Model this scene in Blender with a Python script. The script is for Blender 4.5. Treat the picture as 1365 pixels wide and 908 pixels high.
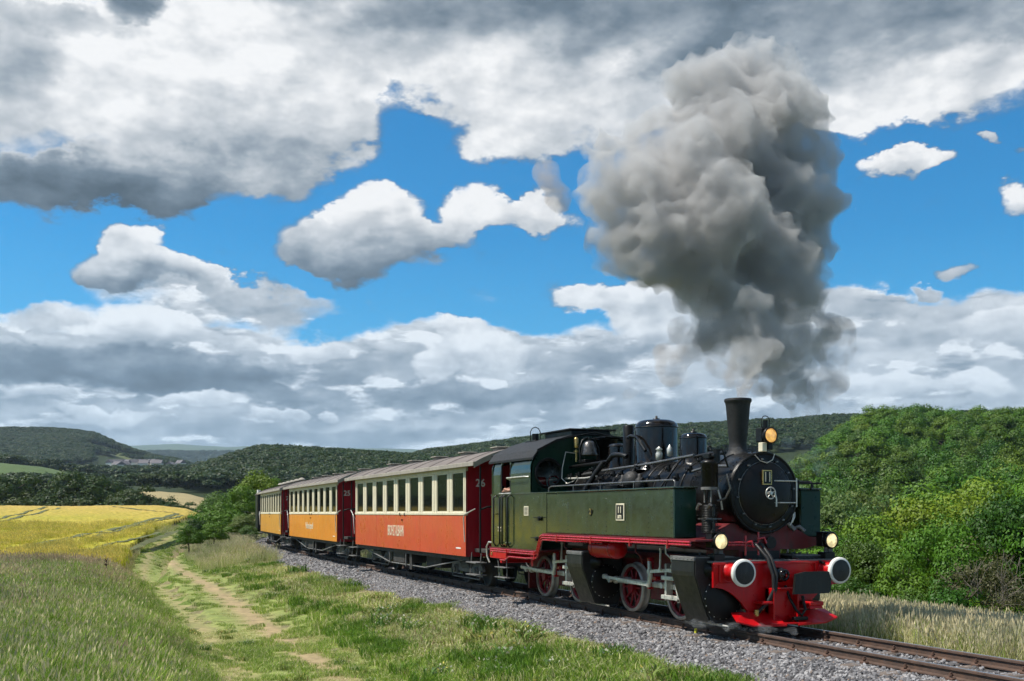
import bpy, bmesh, math, random
import numpy as np
from mathutils import Vector, Matrix
for o in list(bpy.data.objects): bpy.data.objects.remove(o)
SC = bpy.context.scene
COL = SC.collection
random.seed(7); RNG = np.random.default_rng(7)
PI = math.pi

# ------------------------------------------------------------------ camera
# world: rail tops at z=0, the engine runs along +X on the line Y=9.27, the camera stands at the origin
TH = math.radians(22.94); CT, ST = math.cos(TH), math.sin(TH)
FWD = (-CT, ST); RGT = (ST, CT); EYE = 1.65; F = 1400.0; HZ = 684.0
cam = bpy.data.cameras.new('camera'); co = bpy.data.objects.new('camera', cam); COL.objects.link(co)
cam.sensor_width = 36; cam.lens = F / 1365 * 36; cam.shift_y = (HZ - 454) / 1365; cam.clip_end = 30000; cam.clip_start = .1
co.location = (0, 0, EYE)
co.rotation_euler = Vector((FWD[0], FWD[1], 0)).to_track_quat('-Z', 'Y').to_euler()
SC.camera = co
SC.view_settings.view_transform = 'Standard'; SC.view_settings.look = 'None'
SC.view_settings.gamma = 1; SC.view_settings.exposure = 0.40
SC.cycles.use_denoising = True
SC.cycles.max_bounces = 8; SC.cycles.diffuse_bounces = 2; SC.cycles.glossy_bounces = 3
SC.cycles.transparent_max_bounces = 10; SC.cycles.volume_bounces = 3
SC.cycles.use_adaptive_sampling = True; SC.cycles.adaptive_threshold = 0.02
SC.cycles.sample_clamp_indirect = 5

# ------------------------------------------------------------------ sun
SUN_EL = math.radians(57)
SUN = Vector((-.30 * math.cos(SUN_EL), -.954 * math.cos(SUN_EL), math.sin(SUN_EL))).normalized()
sl = bpy.data.lights.new('sun', 'SUN'); sl.energy = 5.0; sl.angle = math.radians(.6); sl.color = (1, .94, .85)
so = bpy.data.objects.new('sun', sl); COL.objects.link(so)
so.rotation_euler = SUN.to_track_quat('Z', 'Y').to_euler(); so.location = (0, 0, 60)

# ------------------------------------------------------------------ node helpers
class NT:
    def __init__(s, tree):
        s.t = tree; s.n = tree.nodes; s.l = tree.links
        for n in list(s.n): s.n.remove(n)
    def new(s, typ, **kw):
        n = s.n.new(typ)
        for k, v in kw.items(): setattr(n, k, v)
        return n
    def put(s, sock, v):
        if isinstance(v, bpy.types.NodeSocket): s.l.new(v, sock)
        elif v is not None:
            if isinstance(v, (tuple, list)) and len(v) == 3 and sock.type == 'RGBA': v = (*v, 1)
            sock.default_value = v
    def m(s, op, a, b=None, c=None, clamp=False):
        n = s.new('ShaderNodeMath', operation=op, use_clamp=clamp); s.put(n.inputs[0], a)
        if b is not None: s.put(n.inputs[1], b)
        if c is not None: s.put(n.inputs[2], c)
        return n.outputs[0]
    def v(s, op, a, b=None, c=None):
        n = s.new('ShaderNodeVectorMath', operation=op); s.put(n.inputs[0], a)
        if b is not None:
            if op == 'SCALE': s.put(n.inputs['Scale'], b)
            else: s.put(n.inputs[1], b)
        if c is not None: s.put(n.inputs[2], c)
        return n.outputs['Value'] if op in ('LENGTH', 'DOT_PRODUCT', 'DISTANCE') else n.outputs[0]
    def mix(s, f, a, b, mode='MIX'):
        n = s.new('ShaderNodeMix', data_type='RGBA', blend_type=mode); n.clamp_factor = True
        s.put(n.inputs[0], f); s.put(n.inputs[6], a); s.put(n.inputs[7], b); return n.outputs[2]
    def mr(s, v, a, b, c=0.0, d=1.0, smooth=False):
        n = s.new('ShaderNodeMapRange', interpolation_type='SMOOTHSTEP' if smooth else 'LINEAR')
        s.put(n.inputs[0], v)
        for i, q in enumerate((a, b, c, d)): s.put(n.inputs[i + 1], q)
        return n.outputs[0]
    def noise(s, vec, scale, detail=4, rough=.55, dist=0, color=False):
        n = s.new('ShaderNodeTexNoise'); s.put(n.inputs['Vector'], vec); n.inputs['Scale'].default_value = scale
        n.inputs['Detail'].default_value = detail; n.inputs['Roughness'].default_value = rough
        n.inputs['Distortion'].default_value = dist
        return n.outputs['Color' if color else 'Fac']
    def comb(s, x, y, z):
        n = s.new('ShaderNodeCombineXYZ')
        for i, q in enumerate((x, y, z)): s.put(n.inputs[i], q)
        return n.outputs[0]
    def ramp(s, f, stops):
        n = s.new('ShaderNodeValToRGB'); s.put(n.inputs[0], f); e = n.color_ramp.elements
        while len(e) < len(stops): e.new(.5)
        for q, (p, c) in zip(e, stops): q.position = p; q.color = (*c, 1) if len(c) == 3 else c
        return n.outputs[0]

# ------------------------------------------------------------------ sky (world)
W = bpy.data.worlds.new('World'); SC.world = W; W.use_nodes = True
def build_world():
    T = NT(W.node_tree)
    out = T.new('ShaderNodeOutputWorld'); bg = T.new('ShaderNodeBackground'); T.l.new(bg.outputs[0], out.inputs[0])
    sky = T.new('ShaderNodeTexSky', sky_type='NISHITA'); sky.sun_disc = False
    sky.sun_elevation = SUN_EL; sky.sun_rotation = math.atan2(SUN.x, SUN.y)
    sky.air_density = 1.0; sky.dust_density = .4; sky.ozone_density = 2.5
    tc = T.new('ShaderNodeTexCoord').outputs['Generated']
    sep = T.new('ShaderNodeSeparateXYZ'); T.l.new(tc, sep.inputs[0]); z = sep.outputs[2]
    f = T.v('DOT_PRODUCT', tc, (FWD[0], FWD[1], 0)); r = T.v('DOT_PRODUCT', tc, (RGT[0], RGT[1], 0))
    az = T.m('ARCTAN2', r, f)
    hor = T.m('SQRT', T.m('ADD', T.m('MULTIPLY', f, f), T.m('MULTIPLY', r, r)))
    V = T.m('DIVIDE', z, T.m('MAXIMUM', hor, .02))
    # billow: detail gets finer towards the horizon, as on a real cloud deck
    st = T.v('MULTIPLY', tc, (1, 1, 1.9))
    n1 = T.noise(st, 3.2, 2, .5, color=True)
    n2 = T.noise(st, 13, 7, .60, color=True)
    d1 = T.v('SCALE', T.v('SUBTRACT', n1, (.5, .5, .5)), .14)
    d2 = T.v('SCALE', T.v('SUBTRACT', n2, (.5, .5, .5)), .085)
    q = T.v('ADD', T.comb(az, V, 0.0), T.v('SCALE', T.v('ADD', d1, d2), T.mr(V, .04, .34, .42, 1.0)))
    q = T.v('MULTIPLY', q, (1, 1, 0))
    def pix(x, y):
        u = (x - 682.5) / F; v = (HZ - y) / F
        return math.atan(u), v / math.sqrt(1 + u * u)
    # cloud layers, back to front. x, y, rx, ry, strength, brightness, top-to-base contrast
    DECK = [(120,485,420,80,1.2,.66,.4),(430,485,340,58,1.1,.70,.3),(650,500,230,66,1.1,.68,.3),(870,505,260,85,1.2,.74,.3),(1250,490,280,100,1.3,.80,.2),(300,585,1000,60,1.4,.72,.1),(1000,595,700,60,1.4,.76,.1),(1140,440,120,40,.9,.86,.2),(300,395,150,28,.9,.72,.2)]
    BAND = [(120,484,270,34,1.3,.30,.3),(330,520,120,18,.9,.36,.2),(640,522,190,22,1.1,.34,.3),(830,470,90,26,.8,.52,.1),(470,575,260,13,.8,.46,0),(860,560,200,18,.8,.48,0),(1290,575,160,12,.7,.56,0),(90,560,120,12,.7,.46,0),(1260,455,120,18,.6,.60,0)]
    PUFF = [(500,276,82,44,1.2,1.02,.35),(425,308,84,44,1.2,.86,.55),(480,338,120,34,1.2,.46,.6),(530,312,80,36,1.1,.80,.6),(632,256,52,44,1.2,1.05,.35),(690,275,82,30,1.1,.98,.4),(590,306,66,26,1,.74,.5),(745,270,50,36,1,1.0,.2),
            (180,328,42,36,1.2,1.02,.4),(150,354,58,30,1.1,.74,.6),(180,374,70,16,.9,.46,.3),(262,362,118,18,1.05,.80,.45),(240,348,50,16,.9,.95,.3),(340,384,80,16,.8,.74,.4),
            (1185,215,62,21,1.1,1.0,.4),(1352,256,38,28,1.1,1.0,.4),(1290,349,38,15,.95,.84,.3),(1300,182,18,12,.9,.9,.2),(1240,382,28,10,.8,.8,.2),(1345,190,18,11,.8,.85,0),
            (800,396,80,26,1.2,1.04,.35),(885,418,74,36,1.2,1.04,.4),(55,412,60,22,1,.86,.4),
            (213,424,72,28,1.2,1.04,.45),(150,432,40,18,1,.96,.4),(422,452,56,20,1.2,1.02,.45),(300,448,60,15,1,.90,.4),(60,438,30,12,1,.92,.3),
            (650,470,92,30,1.2,.98,.45),(620,440,60,18,1.1,1.0,.3),(570,490,40,18,1.1,.98,.4),(665,505,26,10,1,.95,.3),(480,500,18,10,.9,.9,.2),
            (250,530,70,13,1.1,.92,.4),(130,545,80,10,1,.90,.3),(345,543,26,9,1,.92,.3),(385,541,22,8,1,.92,.3),(432,542,20,9,1,.94,.3),(30,520,50,9,1,.8,.3),(80,521,26,7,1,.84,.3),
            (1205,515,46,24,1.2,1.02,.4),(1300,514,52,22,1.2,1.02,.4),(1140,520,44,22,1.1,1.0,.3),(1110,470,60,20,.9,.92,.3),(1330,440,70,26,.9,.95,.3),(1200,545,60,8,.9,.85,.2)]
    TOP = [(170,110,330,140,1.5,1.0,.5),(330,150,150,75,1.2,1.0,.6),(560,62,330,88,1.3,.84,-.25),(260,100,150,60,1.3,1.08,.1),(720,115,200,78,1.2,.92,0),(960,70,260,85,1.2,.88,-.3),(1210,90,270,80,1.4,.96,-.2),(700,165,70,40,1,.95,.2),(1180,130,110,40,1,1.0,.2),(440,120,70,30,.9,.95,.2),(900,0,700,75,1.8,.42,0),(300,210,120,34,1.1,.66,.6),
           (80,240,180,36,1.8,.20,.3),(200,225,120,26,1.2,.36,.4),(0,70,90,80,1.2,.36,0),(1290,20,220,40,1.5,.50,0),(200,6,56,32,2.2,.16,0),(60,20,160,30,1.3,.42,0),(880,20,50,30,1.0,.34,0),(560,20,200,40,1.2,.50,0),(770,60,90,40,.8,.56,0),(1060,100,120,40,.8,.90,0)]
    chain = [(0.0, 0.0, 1.0, 1.0, q)]; cnt = [0]
    def field(B):
        Wt = W2 = Bt = None
        for (x, y, rx, ry, w, b, k) in B:
            # each cloud's own frame is reached from the one before it: keeps the shader's working set small
            a0, v0 = pix(x, y); sx_, sy_ = F / rx, F / ry; (pa, pv, ps, pt, pc) = chain[0]
            c = T.v('MULTIPLY_ADD', pc, (sx_ / ps, sy_ / pt, 0), ((pa - a0) * sx_, (pv - v0) * sy_, 0)); chain[0] = (a0, v0, sx_, sy_, c)
            c = T.v('MULTIPLY', c, (1, 1, 0)) if cnt[0] % 5 == 0 else c
            g = T.mr(T.v('DOT_PRODUCT', c, c), 1.35, 0.0, 0.0, w, True)
            sp = T.new('ShaderNodeSeparateXYZ'); T.l.new(c, sp.inputs[0])
            sh = T.m('MULTIPLY_ADD', sp.outputs[1], k * .55, b); gg = T.m('MULTIPLY', g, g); gb = T.m('MULTIPLY', gg, sh)
            Wt = g if Wt is None else T.m('ADD', Wt, g); W2 = gg if W2 is None else T.m('ADD', W2, gg); Bt = gb if Bt is None else T.m('ADD', Bt, gb)
            cnt[0] += 1
            if cnt[0] % 5 == 0:      # evaluation barrier: the next frame waits for the sums so far (its z is dropped again)
                (pa, pv, ps, pt, pc) = chain[0]; chain[0] = (pa, pv, ps, pt, T.v('ADD', pc, T.comb(0.0, 0.0, T.m('ADD', Wt, T.m('ADD', W2, Bt)))))
        return Wt, T.m('DIVIDE', Bt, T.m('MAXIMUM', W2, .001))
    fine = T.noise(st, 22, 8, .66); soft = T.noise(st, 7, 6, .6)
    def billow(sc, vec):
        n = T.new('ShaderNodeTexVoronoi', feature='SMOOTH_F1'); n.inputs['Scale'].default_value = sc; n.inputs['Smoothness'].default_value = .25; T.put(n.inputs['Vector'], vec); return n.outputs['Distance']
    wob = T.v('ADD', st, T.v('SCALE', T.v('SUBTRACT', n2, (.5, .5, .5)), .05))
    v1 = billow(17, wob); v2 = billow(42, wob)
    lob = T.m('MULTIPLY_ADD', T.m('SUBTRACT', .42, v1), .75, T.m('MULTIPLY', T.m('SUBTRACT', .42, v2), .45))
    def lay(prev, B, lo, hi, na, nb=.0, top=1.0, sf=.45, bw=.75):
        Wt, br = field(B); x = T.m('ADD', Wt, T.m('MULTIPLY_ADD', T.m('SUBTRACT', fine, .5), na * .7, T.m('MULTIPLY', lob, bw)))
        if nb: x = T.m('ADD', x, T.m('MULTIPLY', T.m('SUBTRACT', soft, .5), nb))
        hi2 = T.m('MULTIPLY_ADD', T.mr(soft, .35, .65), sf, hi)      # some rims crisp, some feathered
        mk = T.mr(x, lo, hi2, 0, top, True)
        if prev is None: return mk, br
        pm, pb = prev; b_ = T.m('ADD', T.m('MULTIPLY', pb, T.m('SUBTRACT', 1, mk)), T.m('MULTIPLY', br, mk))
        return T.m('SUBTRACT', 1, T.m('MULTIPLY', T.m('SUBTRACT', 1, pm), T.m('SUBTRACT', 1, mk))), b_
    cl = lay(None, DECK, .15, .50, .7, .6)
    # rows of small fair-weather clouds low over the horizon: lit tops, grey bases
    s2 = T.v('ADD', T.v('MULTIPLY', tc, (1, 1, 3.6)), T.v('SCALE', T.v('SUBTRACT', n2, (.5, .5, .5)), .03))
    nA = T.noise(s2, 15, 7, .58); nB = T.noise(T.v('ADD', s2, (0, 0, .045)), 15, 7, .58)
    rm_ = T.m('MULTIPLY', T.mr(nA, .50, .585, 0, .92, True), T.m('MULTIPLY', T.mr(V, .03, .07), T.mr(V, .27, .17)))
    rb_ = T.m('MULTIPLY_ADD', T.m('SUBTRACT', nA, nB), 2.6, .80)
    cl = (T.m('MULTIPLY', cl[0], 1.0), T.m('ADD', T.m('MULTIPLY', cl[1], T.m('SUBTRACT', 1, rm_)), T.m('MULTIPLY', rb_, rm_)))
    cl = lay(cl, BAND, .2, .85, .5, .9, .92, bw=.2); cl = lay(cl, PUFF, .20, .60, .70, .25); cl = lay(cl, TOP, .10, .60, .75, .5, sf=.9)
    mask_in, bright = cl
    # the unseen sky goes on as a broken deck, greyed to cut ambient light
    pl = T.v('DIVIDE', tc, T.comb(T.m('MAXIMUM', T.m('ADD', z, .15), .1), T.m('MAXIMUM', T.m('ADD', z, .15), .1), 1.0))
    gen = T.noise(pl, 1.1, 6, .6)
    offaz = T.mr(T.m('ABSOLUTE', az), .50, .68); offel = T.mr(V, .50, .66)
    off = T.m('MAXIMUM', offaz, offel, clamp=True)
    genm = T.mr(gen, .42, .55, 0, .97, True)
    mask = T.m('MULTIPLY', T.m('SUBTRACT', 1, off), mask_in)
    mask = T.m('ADD', mask, T.m('MULTIPLY', off, genm), clamp=True)
    genb = T.mr(gen, .44, .68, .74, .30)
    bright = T.m('ADD', T.m('MULTIPLY', bright, T.m('SUBTRACT', 1, off)), T.m('MULTIPLY', off, genb))
    # relief: noise here minus noise a step towards the sun
    sd = tuple(SUN * .035)
    b1 = T.noise(st, 9, 5, .55); b2 = T.noise(T.v('ADD', st, sd), 9, 5, .55)
    c1 = T.noise(st, 26, 4, .55); c2 = T.noise(T.v('ADD', st, tuple(SUN * .014)), 26, 4, .55)
    rel = T.m('ADD', T.m('MULTIPLY', T.m('SUBTRACT', b1, b2), .95), T.m('MULTIPLY', T.m('SUBTRACT', c1, c2), .35))
    bright = T.m('ADD', bright, T.m('MULTIPLY_ADD', lob, .16, rel))
    edge = T.mr(mask, .35, 1.0, .16, 0)
    bright = T.m('ADD', bright, edge)
    bright = T.m('MULTIPLY_ADD', bright, .97, T.m('MULTIPLY_ADD', T.m('SUBTRACT', soft, .5), .34, -.03))
    cc = T.ramp(bright, [(0.0, (.05, .075, .10)), (.3, (.15, .20, .25)), (.55, (.34, .39, .44)), (.78, (.62, .65, .68)), (1.0, (.97, .97, .97))])
    cc = T.mix(T.mr(V, .02, .28, 1, 0), cc, T.mix(1, cc, (.80, .93, 1.05), 'MULTIPLY'))
    cc = T.v('SCALE', cc, 9.6)
    blue = T.mix(1.0, sky.outputs[0], (.03, .90, 1.34), 'MULTIPLY')
    low = T.mr(V, .0, .26, 1, 0)
    blue = T.mix(T.m('MULTIPLY', low, .50), blue, (1.5, 5.4, 8.8))
    fin = T.mix(mask, blue, cc)
    T.l.new(fin, bg.inputs[0]); bg.inputs[1].default_value = .078
build_world()
W.cycles.sampling_method = 'MANUAL'; W.cycles.sample_map_resolution = 512

# ------------------------------------------------------------------ materials
def mat_base(name):
    m = bpy.data.materials.new(name); m.use_nodes = True
    T = NT(m.node_tree); out = T.new('ShaderNodeOutputMaterial'); return m, T, out
def paint(name, col, rough=.4, metal=0, var=.12, scale=3, dirt=None, dirt_amt=.35, bump=0, bscale=40, spec=.5, coat=0, wav=0):
    m, T, out = mat_base(name)
    p = T.new('ShaderNodeBsdfPrincipled'); T.l.new(p.outputs[0], out.inputs[0])
    tc = T.new('ShaderNodeTexCoord').outputs['Object']
    n = T.noise(tc, scale, 5, .6)
    lo = tuple(c * (1 - var) for c in col); hi = tuple(min(1, c * (1 + var)) for c in col)
    c = T.mix(T.mr(n, .3, .7), lo, hi)
    if dirt:
        st = T.noise(T.v('MULTIPLY', tc, (3.0, 3.0, .7)), 3.1, 7, .68)
        c = T.mix(T.mr(st, .50, .72, 0, dirt_amt), c, dirt)
    T.put(p.inputs['Base Color'], c)
    rn = T.noise(tc, scale * 4, 4, .6); T.put(p.inputs['Roughness'], T.mr(rn, .3, .7, max(.02, rough - .1), min(1, rough + .12)))
    p.inputs['Metallic'].default_value = metal; p.inputs['Specular IOR Level'].default_value = spec
    p.inputs['Coat Weight'].default_value = coat; p.inputs['Coat Roughness'].default_value = .08
    if bump or wav:
        b = T.new('ShaderNodeBump'); b.inputs['Strength'].default_value = bump or .3; b.inputs['Distance'].default_value = .01
        h = T.noise(tc, bscale, 5, .6)
        if wav: h = T.m('ADD', T.m('MULTIPLY', h, .15), T.m('MULTIPLY', T.noise(tc, 2.2, 2, .5), wav))
        T.put(b.inputs['Height'], h); T.l.new(b.outputs[0], p.inputs['Normal'])
    return m
def emit(name, col, s, rough=.1):
    m, T, out = mat_base(name); p = T.new('ShaderNodeBsdfPrincipled'); T.l.new(p.outputs[0], out.inputs[0])
    p.inputs['Base Color'].default_value = (*col, 1); p.inputs['Roughness'].default_value = rough
    tc = T.new('ShaderNodeTexCoord').outputs['Object']; n = T.noise(tc, 14, 3, .6)
    T.put(p.inputs['Emission Color'], T.mix(T.mr(n, .42, .6), tuple(c * .35 for c in col), col))
    p.inputs['Emission Strength'].default_value = s
    p.inputs['Coat Weight'].default_value = .6
    return m
def leaf(name, dark, light, transl=.3, scale=.9, rnd=.5):
    m, T, out = mat_base(name)
    tc = T.new('ShaderNodeTexCoord').outputs['Object']
    n = T.noise(tc, scale, 3, .6); oi = T.new('ShaderNodeObjectInfo').outputs['Random']
    f = T.m('ADD', T.m('MULTIPLY', T.mr(n, .3, .7), 1 - rnd), T.m('MULTIPLY', oi, rnd))
    c = T.mix(f, dark, light)
    hs = T.new('ShaderNodeHueSaturation'); T.put(hs.inputs['Color'], c)
    T.put(hs.inputs['Hue'], T.mr(T.m('FRACT', T.m('MULTIPLY', oi, 7.31)), 0, 1, .472, .520))
    T.put(hs.inputs['Saturation'], 1.0)
    d = T.new('ShaderNodeBsdfPrincipled'); T.l.new(hs.outputs[0], d.inputs['Base Color']); d.inputs['Roughness'].default_value = .55
    d.inputs['Specular IOR Level'].default_value = .3
    tr = T.new('ShaderNodeBsdfTranslucent'); T.put(tr.inputs[0], T.mix(.5, hs.outputs[0], (.10, .16, .01)))
    mx = T.new('ShaderNodeMixShader'); mx.inputs[0].default_value = transl
    T.l.new(d.outputs[0], mx.inputs[1]); T.l.new(tr.outputs[0], mx.inputs[2]); T.l.new(mx.outputs[0], out.inputs[0])
    return m
def attr_leaf(name, transl=.25, rough=.6):
    m, T, out = mat_base(name)
    a = T.new('ShaderNodeAttribute', attribute_name='col').outputs['Color']
    g = T.new('ShaderNodeNewGeometry').outputs['Position']
    n = T.noise(g, .35, 4, .6)
    c = T.mix(1.0, a, T.mix(T.mr(n, .35, .65), (.72, .75, .7), (1.2, 1.15, 1.1)), 'MULTIPLY')
    d = T.new('ShaderNodeBsdfPrincipled'); T.l.new(c, d.inputs['Base Color']); d.inputs['Roughness'].default_value = rough
    d.inputs['Specular IOR Level'].default_value = .25
    tr = T.new('ShaderNodeBsdfTranslucent'); T.l.new(c, tr.inputs[0])
    mx = T.new('ShaderNodeMixShader'); mx.inputs[0].default_value = transl
    T.l.new(d.outputs[0], mx.inputs[1]); T.l.new(tr.outputs[0], mx.inputs[2]); T.l.new(mx.outputs[0], out.inputs[0])
    return m
def glass(name, tint, refl):
    m, T, out = mat_base(name)
    g = T.new('ShaderNodeBsdfGlossy'); g.inputs['Roughness'].default_value = .04; g.inputs['Color'].default_value = (.42, .44, .45, 1)
    t = T.new('ShaderNodeBsdfTransparent'); t.inputs[0].default_value = (*tint, 1)
    lw = T.new('ShaderNodeLayerWeight'); lw.inputs[0].default_value = .35
    mx = T.new('ShaderNodeMixShader'); T.put(mx.inputs[0], T.mr(lw.outputs['Fresnel'], 0, 1, refl, 1))
    T.l.new(t.outputs[0], mx.inputs[1]); T.l.new(g.outputs[0], mx.inputs[2]); T.l.new(mx.outputs[0], out.inputs[0])
    return m
M = dict(
    green=paint('green_paint', (.024, .036, .014), .17, 0, .35, 1.6, (.012, .012, .006), .8, .08, 60, spec=.6, coat=.5, wav=1.0),
    shadegreen=paint('dark_green_paint', (.004, .030, .017), .34, 0, .2, 2, (.004, .012, .008), .5, spec=.3, wav=.4),  # the green again, with the shade of forward-facing sides put into the colour
    black=paint('black_paint', (.005, .005, .005), .40, 0, .3, 4, (.02, .018, .016), .5, .15, 50, spec=.3),
    boiler=paint('boiler_black', (.006, .006, .006), .34, 0, .3, 3, (.020, .017, .014), .6, .1, 40, spec=.24),
    soot=paint('soot_black', (.007, .007, .007), .62, 0, .3, 6, (.03, .027, .024), .5, .3, 60),
    gloss=paint('gloss_black', (.007, .006, .006), .16, 0, .2, 2, (.03, .022, .016), .5, spec=.4, coat=.25),
    red=paint('signal_red_paint', (.46, .002, .005), .36, 0, .16, 3, (.22, .003, .004), .6, .1, 40, spec=.35, coat=.1),
    pipe=paint('pipe_red_paint', (.42, .012, .022), .25, 0, .15, 5, (.15, .01, .01), .4, coat=.6),
    wheelred=paint('wheel_red_paint', (.24, .004, .009), .5, 0, .25, 4, (.05, .01, .008), .7, .1, 30),
    darksteel=paint('oily_steel', (.16, .155, .15), .30, .6, .3, 8, (.05, .045, .04), .6, .1, 60),
    framered=paint('frame_red_paint', (.12, .003, .006), .5, 0, .3, 3, (.03, .01, .008), .85, .2, 30),
    bell=paint('dull_bell_metal', (.11, .105, .10), .33, .8, .3, 6),
    steel=paint('bare_steel', (.66, .64, .58), .40, .55, .25, 8, (.14, .12, .10), .8, .2, 60),
    tyre=paint('tyre_steel', (.40, .37, .34), .45, .5, .2, 9, (.18, .14, .11), .6, .2, 60),
    white=paint('white_paint', (.78, .77, .72), .45, 0, .08, 6, (.42, .38, .30), .5),
    cream=paint('cream_paint', (.66, .60, .44), .48, 0, .08, 3, (.36, .32, .22), .55, .1, 50),
    brass=paint('brass', (.55, .38, .14), .3, .9, .15, 8),
    rubber=paint('black_rubber', (.010, .010, .010), .5, 0, .2, 20, (.06, .055, .05), .5, .3, 80),
    clad=paint('cylinder_cladding', (.010, .010, .009), .42, .0, .3, 3, (.045, .04, .034), .6, .2, 40, spec=.4),
    under=paint('underframe_grime', (.030, .028, .026), .75, 0, .35, 5, (.07, .055, .042), .7, .4, 40),
    undergrey=paint('underframe_grey', (.13, .13, .125), .7, 0, .3, 5, (.05, .04, .035), .7, .3, 40),
    roof=paint('weathered_roof_felt', (.155, .13, .115), .85, 0, .22, 2.2, (.13, .11, .10), .75, .35, 30),
    rooftrim=paint('weathered_roof_edge', (.30, .275, .23), .8, 0, .2, 3, (.2, .17, .13), .7, .3, 30),
    darkred=paint('carmine_paint', (.33, .006, .016), .42, 0, .15, 2, (.14, .005, .008), .6, .1, 30, coat=.2),
    orangered=paint('orange_red_paint', (.50, .050, .020), .34, 0, .08, .7, (.34, .028, .014), .6, .1, 12, coat=.35, wav=.6),
    orange=paint('orange_paint', (.64, .215, .012), .38, 0, .08, .9, (.40, .10, .01), .55, .1, 12, coat=.25, wav=.5),
    ochre=paint('ochre_paint', (.64, .30, .035), .42, 0, .1, 1.2, (.26, .11, .02), .7, .1, 12, coat=.2),
    seam=paint('panel_seam', (.12, .025, .012), .6, 0, .1, 5),
    wood=paint('seat_wood', (.16, .08, .035), .5, 0, .3, 5),
    rail=paint('rusty_rail', (.085, .052, .038), .72, .1, .35, 7, (.13, .065, .035), .7, .4, 60),
    railtop=paint('polished_rail_head', (.46, .43, .41), .34, .85, .15, 9, (.28, .22, .18), .5),
    clip=paint('rusty_clip', (.10, .055, .038), .8, .1, .35, 12, (.20, .11, .07), .6, .4, 60),
    sleeper=paint('sleeper_steel', (.12, .095, .08), .85, 0, .35, 6, (.2, .16, .12), .6, .5, 40),
    bark=paint('bark', (.10, .082, .06), .9, 0, .4, 5, (.05, .045, .03), .6, .8, 12),
    twig=paint('grey_twig', (.16, .14, .11), .9, 0, .3, 9),
    skin=paint('skin', (.50, .27, .19), .5, 0, .06, 10),
    cloth=paint('dark_cloth', (.020, .021, .028), .85, 0, .3, 12, bump=.3),
    hair=paint('dark_hair', (.03, .02, .015), .7, 0, .2, 30),
    hi=paint('yellow_marker', (.75, .70, .05), .5, 0, .1, 10),
    lamp=emit('warm_lamp_glass', (1.0, .52, .14), .75),
    lampw=emit('pale_lamp_glass', (1.0, .80, .42), .85),
    pane=glass('carriage_glass', (.13, .14, .12), .07),
    cabpane=glass('cab_glass', (.7, .72, .7), .07),
)

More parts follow.
